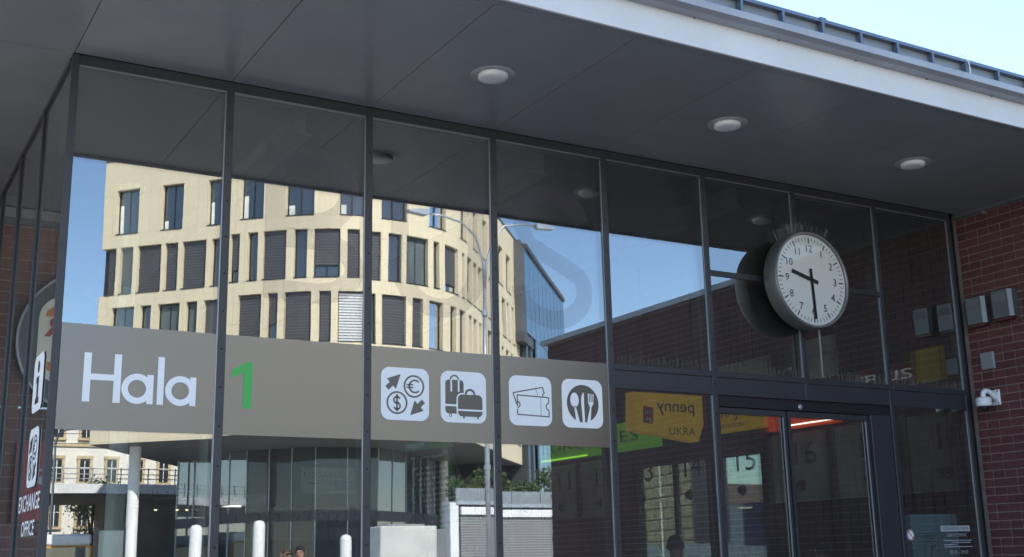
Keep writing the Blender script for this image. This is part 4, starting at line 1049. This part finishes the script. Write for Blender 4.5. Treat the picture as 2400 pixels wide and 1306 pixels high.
# street lamp with two arms
LX, LY = 15.1, -22.0
sl = thing('street_lamp', 'tall silver street lamp with two curved arms, mirrored in the third pane', 'street lamp', (LX, LY, 0))
q = MB(); q.tube([(LX, LY, 0), (LX, LY, 4.5), (LX, LY, 9.2)], [.075, .068, .05], 14); q.build('pole', 'galv', sl, True)
q = MB(); q.lathe([(.085, 8.4), (.085, 8.55)], (LX, LY, 0), 'z', 14); q.lathe([(.095, 4.0), (.095, 4.12)], (LX, LY, 0), 'z', 14); q.build('collar', 'galv', sl, True)
for s, h in ((-1, 11.25), (1, 11.4)):
    q = MB(); q.tube([(LX, LY, 9.1), (LX+s*.06, LY, 10.0), (LX+s*.28, LY, 10.75), (LX+s*.75, LY, h-.12), (LX+s*1.35, LY, h), (LX+s*1.9, LY, h+.02)], [.045, .04, .036, .032, .03, .03], 10); q.build('arm', 'galv', sl, True)
    q = MB(); x0 = LX+s*1.85; q.prism([(0, -.06), (.12, -.10), (.62, -.05), (.66, .0), (.3, .07), (0, .06)], lambda u, v, k: (x0+s*u, LY-.12+.24*k, h+.03+v)); q.build('lamp_head', 'galv', sl)

# old white house and the viaduct at the far left
oh = thing('old_house', 'white classical house with ochre window surrounds behind the viaduct, mirrored', 'building', (25, -112, 0))
box('wall', 4, 52, -122, -110, 0, 17.4, 'old_wall', oh); box('cornice', 3.6, 52.4, -122, -109.5, 17.0, 17.7, 'old_trim', oh); 
q = MB(); q.prism([(-109.2, 17.7), (-122.5, 17.7), (-116, 20.2)], lambda u, v, k: (3.4 if k == 0 else 52.6, u, v)); q.build('roof', 'roof_tile', oh)
box('string_course', 4, 52, -109.99, -109.85, 12.7, 13.0, 'old_trim', oh)
for r_, z0 in enumerate((5.4, 9.5, 13.6)):
    for k in range(19):
        x = 5.0+k*2.46
        wo = box('window', x, x+.85, -109.96, -109.9, z0, z0+1.9, 'win_glass', oh)
        q = MB(); q.box(x-.24, x-.001, -109.98, -109.8, z0-.1, z0+2.05).box(x+.851, x+1.09, -109.98, -109.8, z0-.1, z0+2.05).box(x-.3, x+1.15, -109.98, -109.75, z0+2.051, z0+2.35).box(x-.3, x+1.15, -109.98, -109.75, z0-.3, z0-.101); q.build('surround', 'old_trim', wo)
        q = MB(); q.box(x+.39, x+.46, -109.898, -109.87, z0, z0+1.9).box(x, x+.385, -109.898, -109.87, z0+1.2, z0+1.27).box(x+.465, x+.85, -109.898, -109.87, z0+1.2, z0+1.27); q.build('casement', 'white_vinyl', wo)
vd = thing('viaduct', 'road viaduct with white edge beam and railing under the overhang, mirrored', 'bridge', (10, -78, 0))
box('edge_beam', -50, 52, -92.5, -92, 7.33, 8.09, 'concrete_white', vd, .02); box('deck', -50, 52, -102, -92.5, 6.9, 7.7, 'abutment', vd)
box('abutment', 19.6, 29, -101, -93.2, 0, 6.89, 'abutment', vd); box('pier', 2.6, 5, -100, -94, 0, 6.89, 'abutment', vd); box('far_wall', -20, 15.2, -104, -103.5, 0, 6.0, 'hall_dark', vd)
for z in (8.48, 8.84, 9.26): box('rail', -50, 52, -92.34, -92.26, z, z+.07, 'galv', vd)
for k in range(44): box('rail_post', -44+k*2.2, -43.92+k*2.2, -92.35, -92.25, 8.09, 9.4, 'galv', vd)
q = MB(); lx = 14.2
ol = thing('viaduct_lamp', 'thin grey lamp post on the viaduct at far left, mirrored', 'street lamp', (11.9, -74.6, 0))
q.tube([(11.9, -74.6, 0), (11.9, -74.6, 9.6), (12.1, -74.6, 10.2), (12.6, -74.6, 10.45), (13.9, -74.6, 10.55)], [.09, .07, .06, .05, .05], 8); q.build('pole', 'galv', ol, True)
q = MB(); q.bbox(13.8, 14.6, -74.75, -74.45, 10.5, 10.65, .03); q.build('lamp_head', 'beige_cap', ol)
# overhead tram wires across the street
for k, (z, V) in enumerate(((9.6, 70), (10.5, 72), (11.6, 68), (12.4, 73), (8.9, 69))):
    t = thing('tram_wire', 'thin dark overhead wire crossing the white house mirrored at left, %s from the top' % ('fourth', 'third', 'second', 'first', 'fifth')[k], 'wire', (0, -V, z), 'overhead wires')
    q = MB(); q.tube([(-25+i*5, -V, z+.0016*((-25+i*5)-4)**2) for i in range(9)], .018, 5); q.build('cable', 'black', t, True)
# yellow bus
bu = thing('yellow_bus', 'yellow and white city bus under the viaduct at bottom left, mirrored', 'bus', (12.5, -71, 0))
q = MB(); q.bbox(10.6, 13.7, -80, -70, .45, 2.9, .12); q.build('body', 'bus_yellow', bu)
q = MB(); q.bbox(10.7, 13.6, -79.9, -69.97, 2.91, 3.6, .12); q.build('roof', 'bus_white', bu)
q = MB(); q.box(10.9, 13.5, -69.995, -69.94, 1.6, 2.8); q.build('windscreen', 'win_glass', bu); q = MB(); q.box(13.701, 13.73, -79.5, -70.3, 1.7, 2.8); q.build('side_windows', 'win_glass', bu)
for yy in (-72.5, -78):
    for x in (10.75, 13.35):
        q = MB(); q.v = []; q.lathe([(.0001, 0), (.48, 0), (.5, .05), (.5, .25), (.48, .3), (.0001, .3)], (0, 0, 0), 'y', 20); q.v = [(x+b, yy+a, .5+c) for a, b, c in q.v]; q.build('wheel', 'tyre', bu)
for x in (11.0, 13.2): box('headlight', x-.15, x+.15, -69.99, -69.95, .9, 1.1, 'lamp_white', bu)
# round-topped white posts on the forecourt
for x, h, lab in ((5.27, 2.36, 'short white round topped post mirrored left of the first mullion'), (6.51, 2.40, 'short white round topped post mirrored right of the first mullion'), (8.37, 2.11, 'short white round topped post mirrored left of the second mullion')):
    t = thing('forecourt_post', lab, 'post', (x, -16, 0), 'white posts on the forecourt')
    q = MB(); q.lathe([(.115, .03), (.115, h-.12), (.105, h-.06), (.075, h-.02), (.001, h)], (x, -16, 0), 'z', 24); q.build('shaft', 'column_white', t, True)
    q = MB(); q.lathe([(.17, .0), (.17, .03), (.116, .035)], (x, -16, 0), 'z', 24); q.build('foot', 'galv', t, True)
# map board
mbd = thing('map_board', 'pale map board on two dark posts on the square, mirrored at bottom left', 'sign', (6.4, -30, 0))
box('sheet', 6.18, 6.90, -30, -29.96, 1.0, 2.65, 'curtain', mbd); box('post', 6.05, 6.17, -30.05, -29.95, 0, 2.75, 'win_frame', mbd); box('post', 6.91, 6.97, -30.05, -29.95, 0, 2.75, 'win_frame', mbd)

# ------------------------------------------------------------------ outside to the right, seen through the hall
sb = thing('stone_house', 'ochre rusticated stone house seen through the hall behind the fifth pane', 'building', (38, 44, 0))
ang = R(-17)
ST = Matrix.Translation((35, 37.8, 0)) @ Matrix.Rotation(ang, 4, 'Z')
def sbox(name, x0, x1, y0, y1, z0, z1, mat):
    q = MB(); q.bbox(x0, x1, y0, y1, z0, z1, .04); q.v = [(ST @ Vector(p))[:] for p in q.v]; return q.build(name, mat, sb)
q = MB(); q.prism([(ST @ Vector(c)).xy[:] for c in ((.12, .02, 0), (.12, 14, 0), (9, 22, 0), (7.2, 12.2, 0))], lambda u, v, k: (u, v, 0 if k == 0 else 8.6)); q.build('core', 'mortar', sb)
for k in range(13):
    z0 = k*.55; off_ = .6 if k % 2 else 0
    for j in range(9): sbox('stone_block', 0, .119, max(0, j*1.3-off_), j*1.3+1.24-off_, z0+.03, z0+.52, 'stone')
sbox('string_course', -.15, .119, 0, 12, 7.2, 7.5, 'stone')
def tree(name, lab, x, y, h, r_, nleaf, seed):
    rnd = random.Random(seed); t = thing(name, lab, 'tree', (x, y, 0))
    q = MB(); q.tube([(x, y, 0), (x+.1, y, h*.35), (x-.05, y+.1, h*.7)], [.22, .16, .06], 9)
    cl = []
    for k in range(9):
        a = rnd.uniform(0, 6.28); rr = rnd.uniform(.3, .8)*r_; c = Vector((x+rr*math.cos(a), y+rr*math.sin(a), h*rnd.uniform(.45, .95))); cl.append(c)
        q.tube([(x, y, h*rnd.uniform(.3, .5)), ((x+c.x)/2, (y+c.y)/2, c.z-.4), c[:]], [.08, .05, .02], 6)
    q.build('trunk', 'bark', t, True); q = MB()
    for k in range(nleaf):
        c = rnd.choice(cl); p = c+Vector((rnd.gauss(0, 1), rnd.gauss(0, 1), rnd.gauss(0, .8)))*r_*.27; s = rnd.uniform(.08, .18)
        a = Vector((rnd.uniform(-1, 1), rnd.uniform(-1, 1), rnd.uniform(-1, 1))).normalized(); b = a.orthogonal().normalized()
        q.add([p-a*s, p+b*s*.5, p+a*s, p-b*s*.5], [(0, 1, 2, 3)], 'leaf' if rnd.random() < .7 else 'leaf_light')
    q.build('crown', None, t)
tree('street_tree', 'leafy green tree under the viaduct, mirrored at bottom left', 19.8, -103, 9, 2.2, 2600, 5)
tree('street_tree', 'leafy green tree beyond the hall left of the blue road sign', 36, 31, 3.6, 2.2, 2600, 1)
tree('street_tree', 'leafy green tree farther beyond the hall behind the blue road sign', 41, 30, 3.9, 2.4, 2600, 2)
t = thing('pale_house', 'distant pale grey house beyond the trees seen through the hall', 'building', (70, 72, 0))
box('wall', 62, 76, 67.5, 84, 0, 5.4, 'concrete_white', t); q = MB(); q.prism([(67.1, 5.4), (84.4, 5.4), (75.5, 7.6)], lambda u, v, k: (61.6 if k == 0 else 76.4, u, v)); q.build('roof', 'roof_tile', t)
for k in range(6): box('window', 61.95, 62.02, 68.2+k*2.6, 69.2+k*2.6, 3.0, 4.6, 'win_glass', t)
t = thing('road_sign', 'blue rectangular road sign with red bar seen through the left door leaf', 'sign', (17, 13, 0))
q = MB(); q.box(-.03, 0, -.75, .75, 1.72, 2.62); q.v = [(16+a, 11.6+b, c) for a, b, c in q.v]; q.build('plate', 'eu_blue', t)
q = MB(); line(q, (-.6, 1.8), (.6, 2.5), .09, lambda u, v, k: (15.962, 11.6+u, v)); q.build('bar', 'red_sign', t); box('pole', 15.99, 16.05, 11.57, 11.63, 0, 1.74, 'galv', t)
fn = thing('site_fence', 'white corrugated fence at the bottom seen through the hall', 'fence', (26, 28, 0))
for k in range(60): box('fence_sheet', 27+(.03 if k % 2 else 0), 27.04+(.03 if k % 2 else 0), 14+k*.4, 14.37+k*.4, 0, 1.95, 'concrete_white', fn)

for o in bpy.data.objects:
    if '_p' in o: del o['_p']
